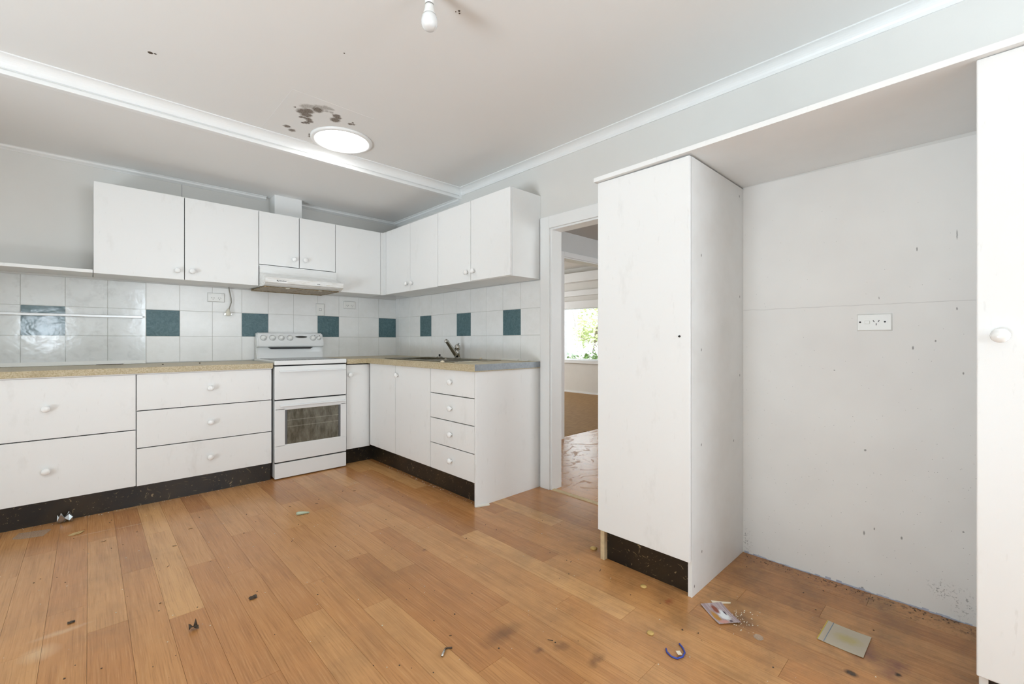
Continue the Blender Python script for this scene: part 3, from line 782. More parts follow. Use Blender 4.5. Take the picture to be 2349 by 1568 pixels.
# right wall uppers
c = thing('upper_cupboard', (-.15, -.8, ZU0), 'white two-door upper cupboard on the right wall, next to the corner', 'cupboard', 'white upper cupboards')
carcass(c, UF + .018, -.009, -1.237, -.33, ZU0 + .001, ZU1, ('x', UF + .018))
front_x(c, 'door', -.805, -.364, ZU0, ZU1 + .001, UF, (-.762, 1.566))
front_x(c, 'door', -1.238, -.807, ZU0, ZU1 + .001, UF, (-.850, 1.566))
c = thing('upper_cupboard', (-.15, -1.67, ZU0), 'white two-door upper cupboard at the doorway end of the right wall', 'cupboard', 'white upper cupboards')
carcass(c, UF + .018, -.009, -2.088, -1.241, ZU0 + .003, ZU1, ('x', UF + .018))
front_x(c, 'door', -1.671, -1.240, ZU0 + .002, ZU1 + .002, UF, (-1.633, 1.572))
front_x(c, 'door', -2.104, -1.673, ZU0 + .004, ZU1 + .003, UF, (-1.715, 1.574))
obj('end_panel', MB().box(UF + .019, -.001, -2.106, -2.089, ZU0 + .003, ZU1 + .002, .001), 'carcass', c)
# shelf running left from the uppers
s = thing('wall_shelf', (-2.8, -.15, 1.503), 'plain white shelf on the back wall at the left edge', 'shelf')
obj('board', MB().box(-3.4, -2.359, UF, -.009, 1.503, 1.521, .001), 'carcass', s)
obj('front_lip', MB().box(-3.4, -2.359, UF - .002, UF, 1.502, 1.522, .0005), 'lam', s)

# ------------------------------------------------------------------ range hood
h = thing('range_hood', (-1.08, -.2, 1.49), 'white slide-under range hood with greasy filters above the stove', 'range hood')
prof = [(-.012, 1.503), (-.415, 1.492), (-.445, 1.500), (-.472, 1.517), (-.474, 1.552), (-.468, 1.557), (-.335, 1.597), (-.322, 1.606), (-.318, 1.660), (-.012, 1.660)]
B = MB(); 
body = [(y, z) for y, z in prof]
B.prism(body, 'x', -1.384, -.768)
obj('canopy', B, 'hood', h)
obj('rail', MB().box(-1.387, -.770, -.312, -.29, 1.6605, 1.6615 + .009, .001), 'carcass', h)
obj('filter', MB().box(-1.360, -1.080, -.40, -.03, 1.486, 1.4915, .002), 'filter', h)
obj('filter', MB().box(-1.075, -.795, -.40, -.03, 1.486, 1.4915, .002), 'filter', h)
obj('filter_rim', MB().box(-1.372, -.785, -.018, -.008, 1.482, 1.502).box(-1.372, -1.362, -.41, -.018, 1.484, 1.4925).box(-.793, -.783, -.41, -.018, 1.484, 1.4925), 'filter', h)
for x in (-1.20, -.94):
    obj('filter_clip', MB().box(x - .012, x + .012, -.415, -.385, 1.482, 1.4865, .001), 'old_plastic', h)
fz = 1.533
obj('emblem', MB().prism([(-1.304, fz), (-1.297, fz + .006), (-1.290, fz), (-1.297, fz - .006)], 'y', -.4755, -.4737).box(-1.2925, -1.2875, -.4757, -.4737, fz - .007, fz - .003), 'logo', h)
B = MB(); x = -1.283
for i in range(10):
    hh = (.007, .005, .0065, .004, .005, .0065, .0065, .005, .005, .0065)[i]
    B.box(x, x + .0036, -.4757, -.4737, fz - .003, fz - .003 + hh); x += .0052
obj('brand_lettering', B, 'logo', h)
for x in (-.985, -.972, -.90):
    obj('slide_switch', MB().box(x - .004 - (.012 if x > -.95 else 0), x + .004 + (.012 if x > -.95 else 0), -.4765, -.4735, 1.527, 1.532, .0008, 1), 'logo' if x < -.95 else 'old_plastic', h)
# hood power cord with its plug hanging out
pc = obj('power_cord', MB().tube([(-1.540, -.02, 1.503), (-1.533, -.024, 1.46), (-1.524, -.026, 1.41), (-1.522, -.026, 1.375), (-1.530, -.026, 1.345), (-1.537, -.026, 1.325), (-1.540, -.026, 1.31)], .0038), 'cord', h)
tag(pc, 'grey power cord with cream plug hanging below the cupboard')
obj('plug', MB().lathe([(.005, .036), (.009, .028), (.015, .012), (.019, .0), (.019, -.012), (.016, -.020), (.008, -.023)], (-1.545, -.028, 1.285), 16), 'old_plastic', pc)
obj('plug_pin', MB().box(-1.572, -1.562, -.034, -.032, 1.277, 1.283).box(-1.572, -1.562, -.026, -.024, 1.270, 1.276), 'chrome', pc)
obj('plug_pin', MB().box(-1.528, -1.518, -.030, -.028, 1.274, 1.280), 'chrome', pc)

# ------------------------------------------------------------------ outlets
def slots(B, cx, cz, y, s=1.0):
    for dx, dz, a in ((-.008, .004, -.5), (.008, .004, .5), (0, -.008, 0)):
        w, l = .0011 * s, .0042 * s; ca, sa = math.cos(a), math.sin(a)
        q = [(-w, -l), (w, -l), (w, l), (-w, l)]
        P = [(cx + dx * s + u * ca - v * sa, cz + dz * s + u * sa + v * ca) for u, v in q]
        B.prism(P, 'y', y, y + .001)
def plate(name, cx, cz, w, hgt, y, label, cat, group, kind):
    t = thing(name, (cx, y, cz - hgt / 2), label, cat, group)
    x0, x1, z0, z1 = cx - w / 2, cx + w / 2, cz - hgt / 2, cz + hgt / 2; e = .004
    vs = [(x0, y, z0), (x1, y, z0), (x1, y, z1), (x0, y, z1), (x0 + e, y - .009, z0 + e), (x1 - e, y - .009, z0 + e), (x1 - e, y - .009, z1 - e), (x0 + e, y - .009, z1 - e)]
    obj('face_plate', MB().hexa(vs), 'plastic', t)
    obj('outline_shadow', MB().box(x0 - .0012, x1 + .0012, y - .0012, y, z0 - .0016, z1 + .0012), 'dial', t)  # grey rim drawn as the thin shadow outline around the plate
    yy = y - .0098
    if kind == 'double':
        for s in (-1, 1):
            B = MB(); slots(B, cx + s * .023, cz - .008, yy); obj('socket', B, 'black', t)
            obj('switch', MB().box(cx + s * .043 - .006, cx + s * .043 + .006, y - .012, y - .009, cz + .018, cz + .028, .0008, 1), 'plastic', t)
    if kind == 'switch':
        obj('switch', MB().box(cx - .009, cx + .009, y - .012, y - .009, cz - .009, cz + .009, .001, 1), 'plastic', t)
        obj('switch_surround', MB().box(cx - .011, cx + .011, y - .0095, y - .0088, cz - .011, cz + .011), 'logo', t)
    return t
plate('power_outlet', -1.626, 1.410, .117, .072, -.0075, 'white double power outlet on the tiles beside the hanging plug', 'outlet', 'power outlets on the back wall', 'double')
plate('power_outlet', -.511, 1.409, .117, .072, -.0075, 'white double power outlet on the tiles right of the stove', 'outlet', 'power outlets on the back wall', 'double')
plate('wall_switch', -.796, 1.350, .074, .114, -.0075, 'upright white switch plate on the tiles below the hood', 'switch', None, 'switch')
# alcove outlet (single, on the right wall)
t = thing('power_outlet', (0, -3.997, 1.099), 'single white power outlet on the wall of the fridge alcove', 'outlet')
y0, y1, z0, z1, e = -4.056, -3.938, 1.099, 1.172, .005
obj('face_plate', MB().hexa([(0, y0, z0), (0, y1, z0), (0, y1, z1), (0, y0, z1), (-.010, y0 + e, z0 + e), (-.010, y1 - e, z0 + e), (-.010, y1 - e, z1 - e), (-.010, y0 + e, z1 - e)]), 'plastic', t)
B = MB()
for dy, dz, a in ((-.008, .004, .5), (.008, .004, -.5), (0, -.009, 0)):
    w, l = .0012, .0043; ca, sa = math.cos(a), math.sin(a)
    B.prism([(-4.004 + dy + u * ca - v * sa, 1.136 + dz + u * sa + v * ca) for u, v in ((-w, -l), (w, -l), (w, l), (-w, l))], 'x', -.0108, -.0098)
obj('socket', B, 'black', t)
obj('switch', MB().box(-.0135, -.010, -3.983, -3.966, 1.129, 1.143, .001, 1), 'plastic', t)
for y in (-3.951, -4.032):
    obj('screw', MB().lathe([(.0035, 0), (.0035, .0008)], (-.010, y, 1.137), 10, 'x'), 'dark', t)

# ------------------------------------------------------------------ base cupboards, back wall
BF = -.600
KZ = .133
c = thing('drawer_unit', (-2.56, -.3, 0), 'white two-drawer base unit at the left edge under the tan worktop', 'drawer unit', 'white base units')
carcass(c, -2.958, -2.161, BF + .018, -.012, KZ, .843, ('y', BF + .018))
front_y(c, 'drawer', -2.958, -2.160, .492, .8435, BF, (-2.556, .667))
front_y(c, 'drawer', -2.958, -2.160, KZ, .489, BF, (-2.556, .309))
c = thing('drawer_unit', (-1.765, -.3, 0), 'white three-drawer base unit immediately left of the stove', 'drawer unit', 'white base units')
carcass(c, -2.158, -1.374, BF + .018, -.012, KZ, .843, ('y', BF + .018))
front_y(c, 'drawer', -2.158, -1.374, .611, .8435, BF, (-1.763, .729))
front_y(c, 'drawer', -2.158, -1.374, .372, .608, BF, (-1.763, .491))
front_y(c, 'drawer', -2.158, -1.374, KZ - .003, .369, BF, (-1.765, .249))
k = thing('kickboard', (-2.1, -.57, 0), 'long black scuffed kickboard under the drawers left of the stove', 'kickboard', 'black kickboards')
obj('board', MB().box(-2.958, -1.376, -.578, -.562, 0, KZ - .002), 'kick', k)
c = thing('base_cupboard', (-.68, -.3, 0), 'narrow white corner base cupboard right of the stove', 'cupboard', 'white base units')
carcass(c, -.796, -.60, BF + .018, -.012, KZ, .852, ('y', BF + .018))
front_y(c, 'door', -.797, -.586, KZ, .853, BF, (-.768, .768))
obj('corner_stile', MB().box(-.586, -.582, BF + .01, BF + .02, KZ, .855), 'dark', c)
k = thing('kickboard', (-.69, -.55, 0), 'short black kickboard in the corner right of the stove', 'kickboard', 'black kickboards')
obj('board', MB().box(-.796, -.54, -.545, -.53, 0, KZ), 'kick', k)
# right run
KR = .150
c = thing('base_cupboard', (-.3, -1.1, 0), 'white two-door base cupboard under the sink', 'cupboard', 'white base units')
carcass(c, BF + .018, -.012, -1.577, -.63, KR, .74, ('x', BF + .018))
obj('front_rail', MB().box(BF + .018, BF + .034, -1.577, -.63, .74, .859), 'carcass', c)
front_x(c, 'door', -1.076, -.630, KR, .860, BF)
front_x(c, 'door', -1.577, -1.079, KR, .860, BF, (-1.120, .784))
c = thing('drawer_unit', (-.3, -1.83, 0), 'white four-drawer base unit at the doorway end', 'drawer unit', 'white base units')
carcass(c, BF + .018, -.012, -2.082, -1.580, KR, .859, ('x', BF + .018))
for i, (a, b) in enumerate(((.689, .860), (.513, .686), (.335, .510), (KR, .332))):
    front_x(c, 'drawer', -2.083, -1.580, a, b, BF, (-1.838, (.778, .600, .424, .247)[i]))
obj('end_panel', MB().box(BF, -.001, -2.101, -2.084, 0, .860, .0012), 'lam', c)
obj('broken_foot', MB().add([(-.606, -2.100, 0), (-.585, -2.085, 0), (-.50, -2.118, 0), (-.512, -2.128, 0), (-.606, -2.104, .006), (-.588, -2.101, .012), (-.504, -2.112, .009), (-.512, -2.122, .003)],
    [(3, 2, 1, 0), (4, 5, 6, 7), (0, 1, 5, 4), (1, 2, 6, 5), (2, 3, 7, 6), (3, 0, 4, 7)]), 'chip', c)
k = thing('kickboard', (-.53, -1.3, 0), 'long black scuffed kickboard below the sink run', 'kickboard', 'black kickboards')
obj('board', MB().box(-.540, -.525, -2.083, -.53, 0, KR - .002), 'kick', k)

# ------------------------------------------------------------------ worktops
w = thing('worktop', (-2.1, -.3, .848), 'tan speckled laminate worktop left of the stove', 'worktop')
obj('top', MB().box(-3.05, -1.370, -.622, -.009, .850, .888, .003), 'worktop', w)
obj('lower_batten', MB().box(-3.05, -1.374, -.614, -.583, .8442, .850), 'carcass', w)
w = thing('worktop', (-.3, -1.1, .862), 'L-shaped tan worktop with the sink and grey metal end strip', 'worktop')
SX0, SX1, SY0, SY1 = -.545, -.135, -1.80, -.83   # sink cutout
T0, T1 = .861, .904
B = MB()
B.box(-.799, -.001 - .008, -.622, -.009, T0, T1 - .002, .003)
obj('corner_section', B, 'worktop', w)
B = MB()
def slab(B, x0, x1, ya, yb):
    z = lambda y: .004 * (-y - .622) / 1.5
    B.hexa([(x0, yb, T0), (x1, yb, T0), (x1, ya, T0), (x0, ya, T0), (x0, yb, T1 + z(yb)), (x1, yb, T1 + z(yb)), (x1, ya, T1 + z(ya)), (x0, ya, T1 + z(ya))])
slab(B, -.622, -.009, -.623, SY1); slab(B, -.622, SX0, SY1, SY0); slab(B, SX1, -.009, SY1, SY0); slab(B, -.622, -.009, SY0, -2.113)
obj('sink_section', B, 'worktop', w)
obj('end_strip', MB().box(-.622, -.004, -2.1155, -2.1135, T0 + .006, T1 + .004), 'galv', w)
obj('edge_lip', MB().box(-.6235, -.6215, -2.113, -.65, T1 - .003, T1 + .0028, .0008, 1), 'worktop', w)

# sink (drop-in bowl and drainer)
s = thing('kitchen_sink', ((SX0 + SX1) / 2, (SY0 + SY1) / 2, .75), 'stainless steel sink and drainer set into the worktop below the tap', 'sink')
ZS = T1 + .006
B = MB()
by0, by1, bx0, bx1 = -1.36, -.93, -.50, -.19
for (x0, x1, y0, y1) in ((SX0 - .012, SX1 + .012, by1, SY1 + .012), (SX0 - .012, SX1 + .012, SY0 - .012, by0), (SX0 - .012, bx0, by0, by1), (bx1, SX1 + .012, by0, by1)):
    B.box(x0, x1, y0, y1, ZS - .0015, ZS + .0015)
obj('rim', B, 'steel', s)
B = MB(); zb = .76
B.box(bx0, bx1, by0, by1, zb - .002, zb).box(bx0 - .002, bx0, by0, by1, zb, ZS - .0015).box(bx1, bx1 + .002, by0, by1, zb, ZS - .0015).box(bx0, bx1, by0 - .002, by0, zb, ZS - .0015).box(bx0, bx1, by1, by1 + .002, zb, ZS - .0015)
obj('bowl', B, 'steel', s)
for i in range(6):
    obj('drainer_rib', MB().box(-.49 + i * .052, -.475 + i * .052, -1.76, -1.42, ZS + .0015, ZS + .004, .001, 1), 'steel', s)
# tap
tp = thing('mixer_tap', (-.095, -1.225, ZS), 'chrome single-lever mixer tap behind the sink', 'tap')
TX, TY = -.085, -1.212
obj('base', MB().lathe([(.030, 0), (.030, .006), (.025, .012)], (TX, TY, T1 + .001), 24), 'chrome', tp)
obj('body', MB().lathe([(.0235, .010), (.0225, .05), (.0225, .075)], (TX, TY, T1), 24), 'chrome', tp)
obj('lever_cap', MB().lathe([(.0245, .077), (.0255, .095), (.023, .112), (.014, .121), (.002, .123)], (TX, TY, T1), 24), 'chrome', tp)
obj('lever', MB().tube([(TX, TY, T1 + .112), (TX + .012, TY + .004, T1 + .126), (TX + .022, TY + .008, T1 + .131)], [.008, .007, .005]), 'chrome', tp)
sp = obj('spout', MB().tube([(TX - .005, TY, T1 + .02), (TX - .045, TY - .015, T1 + .055), (TX - .100, TY - .035, T1 + .105), (TX - .150, TY - .053, T1 + .150), (TX - .160, TY - .057, T1 + .158)], [.021, .019, .0165, .0145, .0125], 14), 'chrome', tp)
obj('nozzle', MB().lathe([(.0105, 0), (.0115, .006), (.0115, .020), (.008, .024)], (TX - .162, TY - .058, T1 + .138), 16), 'chrome', tp)
# things lying on the sink run
t = thing('sink_plug', (-.247, -1.06, ZS), 'chrome sink plug lying on the sink rim', 'plug')
obj('disc', MB().lathe([(.028, 0), (.028, .006), (.018, .011), (.006, .013)], (-.165, -1.06, ZS + .0016), 20), 'chrome', t)
obj('grip', MB().lathe([(.006, 0), (.009, .006), (.009, .012), (.004, .016)], (-.165, -1.06, ZS + .0146), 12), 'dark', t)
t = thing('plastic_strip', (-.04, -1.9, T1), 'white plastic strip lying at the back of the worktop by the doorway', 'strip')
obj('wide_part', MB().box(-.085, -.040, -1.95, -1.765, T1 + .0045, T1 + .017, .003), 'plastic', t)
obj('narrow_part', MB().box(-.078, -.050, -2.045, -1.95, T1 + .0045, T1 + .013, .003), 'plastic', t)
for i, (x, y, r, lab) in enumerate(((-.39, -1.47, .009, 'small white crumb on the sink rim left of the tap'), (-.09, -1.53, .012, 'white pebble-like scrap behind the sink, right of the tap'), (-.58, -1.70, .014, 'flat pale scrap on the front edge of the sink worktop'))):
    t = tag(obj('scrap', MB().lathe([(r, 0), (r * 1.05, r * .35), (r * .6, r * .8), (r * .1, r * .9)], (x, y, T1 + (.0035 if i == 2 else .0095) - (.003 if i == 1 else 0)), 9), 'debris_light'), lab, 'scrap', 'scraps on the sink run')
# twig on the left worktop
t = tag(obj('twig', MB().tube([(-2.34, -.10, .892), (-2.31, -.13, .893), (-2.27, -.12, .893), (-2.23, -.10, .892), (-2.20, -.11, .894)], [.002, .003, .003, .0025, .002], 6), 'debris_dark'), 'dark dry twig lying on the left worktop', 'twig')
for x, y, m, lab in ((-2.0, -.33, 'debris_dark', 'tiny reddish crumb on the left worktop'), (-1.78, -.30, 'debris_dark', 'tiny dark crumb on the left worktop near the stove')):
    tag(obj('crumb', MB().lathe([(.004, 0), (.006, .002), (.004, .005), (.001, .006)], (x, y, .8885), 7), m), lab, 'crumb')

# clear splash sheet leaning over the tiles
a = thing('splash_sheet', (-2.5, -.012, .89), 'clear scuffed plastic splash sheet over the tiles at the left', 'splash sheet')
obj('lower_sheet', MB().box(-3.1, -2.072, -.0125, -.0105, .915, 1.225), 'acrylic', a)
obj('upper_sheet', MB().box(-3.1, -2.072, -.0125, -.0105, 1.240, 1.490), 'acrylic', a)
obj('joiner_strip', MB().box(-3.1, -2.088, -.020, -.0085, 1.224, 1.241, .002), 'alu', a)
obj('bottom_channel', MB().box(-3.1, -2.070, -.022, -.0085, .889, .915, .002), 'plastic', a)

# ------------------------------------------------------------------ stove
st = thing('stove', (-1.086, -.32, 0), 'white upright electric stove with oven window and raised control panel', 'stove')
sx0, sx1, sf = -1.362, -.808, -.632
obj('body', MB().box(sx0 + .004, sx1 - .004, sf + .03, -.03, .012, .868), 'enamel', st)
for x in (sx0 + .05, sx1 - .05):
    for y in (sf + .08, -.08):
        obj('foot', MB().lathe([(.016, 0), (.016, .014)], (x, y, 0), 12), 'black', st)
hb = obj('hob_top', MB().box(sx0, sx1, sf - .002, -.05, .871, .905, .008, 3), 'enamel', st)
obj('hob_glass', MB().box(sx0 + .035, sx1 - .035, sf + .055, -.10, .9045, .908, .001), 'hob', hb)
obj('gap_line', MB().box(sx0 + .006, sx1 - .006, sf + .018, sf + .03, .118, .872), 'dark', st)
# grill door with moulded handle lip
def stove_door(name, z0, z1, hz):
    d = obj(name, MB().box(sx0 + .002, sx1 - .002, sf, sf + .02, z0, z1, .006, 3), 'enamel', st)
    pr_ = [(sf + .002, hz + .010), (sf - .008, hz + .009), (sf - .016, hz + .004), (sf - .017, hz), (sf - .014, hz - .002), (sf - .008, hz + .003), (sf + .002, hz + .004)]
    obj('handle', MB().prism(pr_, 'x', sx0 + .035, sx1 - .012), 'enamel', d)
    return d
stove_door('grill_door', .609, .862, .818)
od = None
d = obj('oven_door', MB().box(sx0 + .002, sx1 - .002, sf, sf + .02, .526, .600, .006, 3).box(sx0 + .002, sx1 - .002, sf, sf + .02, .132, .262, .006, 3)
        .box(sx0 + .002, -1.288, sf, sf + .02, .25, .54, .004).box(-.860, sx1 - .002, sf, sf + .02, .25, .54, .004), 'enamel', st)
hz = .556
obj('handle', MB().prism([(sf + .002, hz + .010), (sf - .008, hz + .009), (sf - .016, hz + .004), (sf - .017, hz), (sf - .014, hz - .002), (sf - .008, hz + .003), (sf + .002, hz + .004)], 'x', sx0 + .035, sx1 - .012), 'enamel', d)
obj('window_glass', MB().box(-1.288, -.860, sf + .004, sf + .010, .262, .526), 'oven_glass', d)
obj('window_edge', MB().box(-1.289, -1.273, sf + .001, sf + .006, .262, .526), 'ovenframe', d)
obj('window_edge', MB().box(-.875, -.859, sf + .001, sf + .006, .262, .526), 'ovenframe', d)
obj('storage_drawer', MB().box(sx0 + .002, sx1 - .002, sf + .004, sf + .024, .008, .122, .003), 'enamel', st)
# raised back with controls
bx0_, bx1_ = sx0 + .015, sx1 + .018
bp = [(-.012, .9055), (-.075, .9055), (-.062, .955), (-.058, .998), (-.092, 1.006), (-.095, 1.012), (-.090, 1.034), (-.058, 1.118), (-.045, 1.127), (-.012, 1.127)]
B = MB(); B.prism(bp, 'x', bx0_ + .012, bx1_ - .012)
B.prism([(y + (0.006 if y < -.02 else 0), z - (.006 if z > 1.1 else 0)) for y, z in bp], 'x', bx0_ + .002, bx0_ + .012).prism([(y + (0.006 if y < -.02 else 0), z - (.006 if z > 1.1 else 0)) for y, z in bp], 'x', bx1_ - .012, bx1_ - .002)
sb = obj('control_back', B, 'enamel', st)
xm = (bx0_ + bx1_) / 2
obj('steam_slot', MB().prism([(xm - .20, 1.0045), (xm - .165, .985), (xm + .165, .985), (xm + .20, 1.0045)], 'y', -.0645, -.055), 'black', sb)
def onpanel(tz): # point on the sloped control face
    f = (tz - 1.034) / (1.118 - 1.034); return -.090 + f * (.032)
for i, x in enumerate((-1.295, -1.224, -1.153, -1.082, -.885, -.832)):
    zc = 1.082; y = onpanel(zc); r = .022 if i < 5 else .017
    mbk = MB().lathe([(r, 0), (r, .003), (r * .82, .006), (r * .72, .018), (r * .6, .021), (.001, .0215)], n=22)
    me = mbk.mesh('control_knob', 'plastic')
    kn = inst('control_knob', me, (x, y - .0005, zc), sb, (PI / 2 - .36, 0, 0))
    ring = MB().lathe([(r * 1.22, 0), (r * 1.22, .0008), (r * 1.12, .0009)], n=22).mesh('dial_ring', 'dial')
    inst('dial_ring', ring, (x, y + .0003, zc), kn).rotation_euler = (0, 0, 0)
    kn_ring = kn.children[0]; kn_ring.location = (0, 0, 0)
dm = MB().lathe([(.001, 0), (.9, 0), (1.0, .4), (.9, 1.0), (.001, 1.0)], n=28).mesh('display', 'door_dark')
dsp = inst('display', dm, (-.985, onpanel(1.092) - .0005, 1.092), sb, (PI / 2 - .36, 0, 0)); dsp.scale = (.052, .010, .0015)
for x, z in ((-.865, 1.104), (-.822, 1.104)):
    obj('indicator_light', MB().lathe([(.0035, 0), (.0035, .002)], (x, onpanel(z), z), 10, 'y'), 'dark', sb)

# ------------------------------------------------------------------ skylight and bulb
CX, CY = -1.165, -1.392
k = thing('skylight', (CX, CY, HC - .02), 'glowing round skylight diffuser with a white ring in the stained ceiling', 'skylight')
obj('ring', MB().lathe([(.192, 0), (.192, -.008), (.185, -.014), (.172, -.016), (.164, -.010), (.164, -.002)], (CX, CY, HC), 64), 'trim', k)
obj('diffuser', MB().lathe([(.164, -.004), (.160, -.010), (.12, -.017), (.06, -.021), (.002, -.022)], (CX, CY, HC), 64), 'skylight', k)
b = thing('light_bulb', (-1.461, -2.888, 2.215), 'bare opal light bulb hanging from a white ceiling batten holder', 'light bulb')
LX, LY = -1.461, -2.888
obj('batten_holder', MB().lathe([(.045, HC), (.045, HC - .010), (.030, HC - .022), (.0185, HC - .034), (.0170, HC - .060), (.0165, HC - .078)], (LX, LY, 0), 28), 'plastic', b)
obj('collar', MB().lathe([(.0163, 2.3075), (.0163, 2.3045)], (LX, LY, 0), 24), 'dark', b)
obj('bulb_neck', MB().lathe([(.0165, 2.3045), (.0165, 2.297), (.0185, 2.285), (.0225, 2.273), (.0245, 2.268)], (LX, LY, 0), 28), 'plastic', b)
obj('globe', MB().lathe([(.0245, 2.268), (.0278, 2.259), (.0296, 2.249), (.0300, 2.242), (.0290, 2.233), (.0262, 2.225), (.0205, 2.2185), (.011, 2.2155), (.001, 2.2148)], (LX, LY, 0), 32), 'bulb', b)

# ------------------------------------------------------------------ tall cupboards and top board
t = thing('tall_cupboard', (-.3, -3.25, 0), 'tall white pantry cupboard between the doorway and the alcove', 'cupboard', 'tall white cupboards')
obj('door', MB().box(-.600, -.583, -3.482, -3.031, .150, 1.817, .0015), 'lam', t)
obj('alcove_side_panel', MB().box(-.580, -.001, -3.483, -3.466, 0, 1.818, .001), 'panel_holes', t)
obj('doorway_side_panel', MB().box(-.580, -.02, -3.050, -3.034, .14, 1.815), 'carcass', t)
obj('inner_carcass', MB().box(-.578, -.02, -3.466, -3.050, .14, 1.815), 'carcass', t)
obj('support_leg', MB().box(-.578, -.54, -3.052, -3.030, 0, .14, .001), 'timber', t)
obj('kickboard', MB().box(-.553, -.537, -3.466, -3.052, 0, .14), 'kick', t)
obj('knob_screw', MB().lathe([(.0045, 0), (.0045, .004), (.003, .007)], (-.600, -3.440, 1.077), 10, 'x').lathe([(.002, .004), (.002, .012)], (-.6, -3.440, 1.077), 8, 'x'), 'dark', t)
t = thing('tall_cupboard', (-.3, -4.6, 0), 'tall white cupboard with a round knob at the right edge', 'cupboard', 'tall white cupboards')
d = obj('door', MB().box(-.600, -.583, -4.80, -4.292, .133, 1.835, .004, 3), 'lam', t)
knob_x(d, -.5995, -4.336, 1.073)
obj('alcove_side_panel', MB().box(-.580, -.001, -4.315, -4.297, 0, 1.834, .001), 'carcass', t)
obj('inner_carcass', MB().box(-.578, -.02, -4.80, -4.315, .13, 1.835), 'carcass', t)
obj('kickboard', MB().box(-.553, -.537, -4.80, -4.315, 0, .13), 'kick', t)
zt = lambda y: 1.838 + .0133 * (-y - 3.02)
B = MB()
ya, yb = -3.022, -5.0
B.hexa([(-.620, yb, zt(yb) - .019), (-.001, yb, zt(yb) - .019), (-.001, ya, zt(ya) - .019), (-.620, ya, zt(ya) - .019), (-.620, yb, zt(yb)), (-.001, yb, zt(yb)), (-.001, ya, zt(ya)), (-.620, ya, zt(ya))])
t = thing('top_board', (-.3, -4.0, 1.83), 'long white board bridging the tall cupboards and the alcove', 'board')
obj('board', B, 'carcass', t)
yb2 = yb
obj('front_edging', MB().hexa([(-.622, yb, zt(yb) - .0195), (-.620, yb, zt(yb) - .0195), (-.620, ya, zt(ya) - .0195), (-.622, ya, zt(ya) - .0195), (-.622, yb, zt(yb) + .0003), (-.620, yb, zt(yb) + .0003), (-.620, ya, zt(ya) + .0003), (-.622, ya, zt(ya) + .0003)]), 'lam', t)

# ------------------------------------------------------------------ litter on the floor
def poly(pts, z, th):
    n = len(pts); zz = z if isinstance(z, (list, tuple)) else [z] * n
    B = MB(); B.add([(p[0], p[1], q) for p, q in zip(pts, zz)] + [(p[0], p[1], q + th) for p, q in zip(pts, zz)],
                    [tuple(range(n))[::-1], tuple(range(n, 2 * n))] + [(i, (i + 1) % n, n + (i + 1) % n, n + i) for i in range(n)])
    return B
def crumple(c, r, n, seed, h):
    rnd = random.Random(seed); vs = []; fs = []
    m = 5
    for j in range(m):
        for i in range(m):
            vs.append((c[0] + (i / (m - 1) - .5) * 2 * r + rnd.uniform(-.3, .3) * r / m, c[1] + (j / (m - 1) - .5) * 1.6 * r + rnd.uniform(-.3, .3) * r / m, c[2] + h * abs(rnd.gauss(0, .5))))
    o = len(vs); vs += [(v[0], v[1], v[2] + .0006) for v in vs]
    for j in range(m - 1):
        for i in range(m - 1):
            q = (j * m + i, j * m + i + 1, (j + 1) * m + i + 1, (j + 1) * m + i)
            fs.append(q[::-1]); fs.append(tuple(k + o for k in q))
    return MB().add(vs, fs)
tag(obj('foil_wrapper', crumple((-2.478, -.615, .001), .033, 5, 5, .045), 'foil'), 'crumpled silver foil wrapper against the left kickboard', 'wrapper')
tag(obj('plastic_film', poly([(-2.675, -.745), (-2.655, -.662), (-2.535, -.695), (-2.530, -.715), (-2.556, -.80), (-2.64, -.775)], .0008, .0008), 'film'), 'clear rounded plastic film lying below the two-drawer unit', 'film')
tag(obj('dry_leaf', poly([(-2.462, -.892), (-2.440, -.872), (-2.405, -.872), (-2.392, -.860), (-2.412, -.90), (-2.440, -.905)], [.001, .004, .007, .002, .003, .001], .001), 'leaf_dry'), 'small dry tan leaf near the left kickboard', 'leaf')
tag(obj('plastic_shard', MB().tube([(-1.468, -1.447, .010), (-1.455, -1.450, .011), (-1.430, -1.456, .009), (-1.398, -1.463, .005)], [.007, .010, .0085, .004], 10), 'green_plastic'), 'pale green plastic tip lying in the middle of the floor', 'plastic piece')
tag(obj('broken_shell', crumple((-2.099, -2.309, .001), .014, 5, 9, .02), 'debris_dark'), 'dark curled chip on the floor at lower left', 'chip')
tag(obj('dark_chip', crumple((-1.889, -2.238, .001), .014, 5, 10, .008), 'debris_dark'), 'flat dark flake on the floor left of centre', 'chip')
tag(obj('dark_chip', crumple((-2.425, -1.945, .001), .010, 5, 12, .006), 'debris_dark'), 'small grey-brown flake near the lower left corner', 'chip')
t = thing('metal_clip', (-1.503, -3.056, 0), 'small silver metal clip at the bottom centre of the floor', 'clip')
obj('shaft', MB().tube([(-1.523, -3.058, .005), (-1.505, -3.045, .006), (-1.492, -3.035, .005)], [.0042, .0042, .003], 8), 'chrome', t)
obj('bent_tip', MB().tube([(-1.492, -3.035, .004), (-1.482, -3.038, .003), (-1.472, -3.046, .003)], .0028, 8), 'debris_dark', t)
wv = [(-.944, -3.557), (-.958, -3.567), (-.967, -3.587), (-.963, -3.605), (-.941, -3.614), (-.916, -3.61), (-.9, -3.596), (-.888, -3.577)]
t = thing('wire_offcut', (-.93, -3.59, 0), 'bent blue wire offcut with a paper tag near the front', 'wire')
pts = []
for i in range(len(wv) - 1):
    for f in (0, .5): pts.append((wv[i][0] + (wv[i + 1][0] - wv[i][0]) * f, wv[i][1] + (wv[i + 1][1] - wv[i][1]) * f, .0035))
pts.append((wv[-1][0], wv[-1][1], .004))
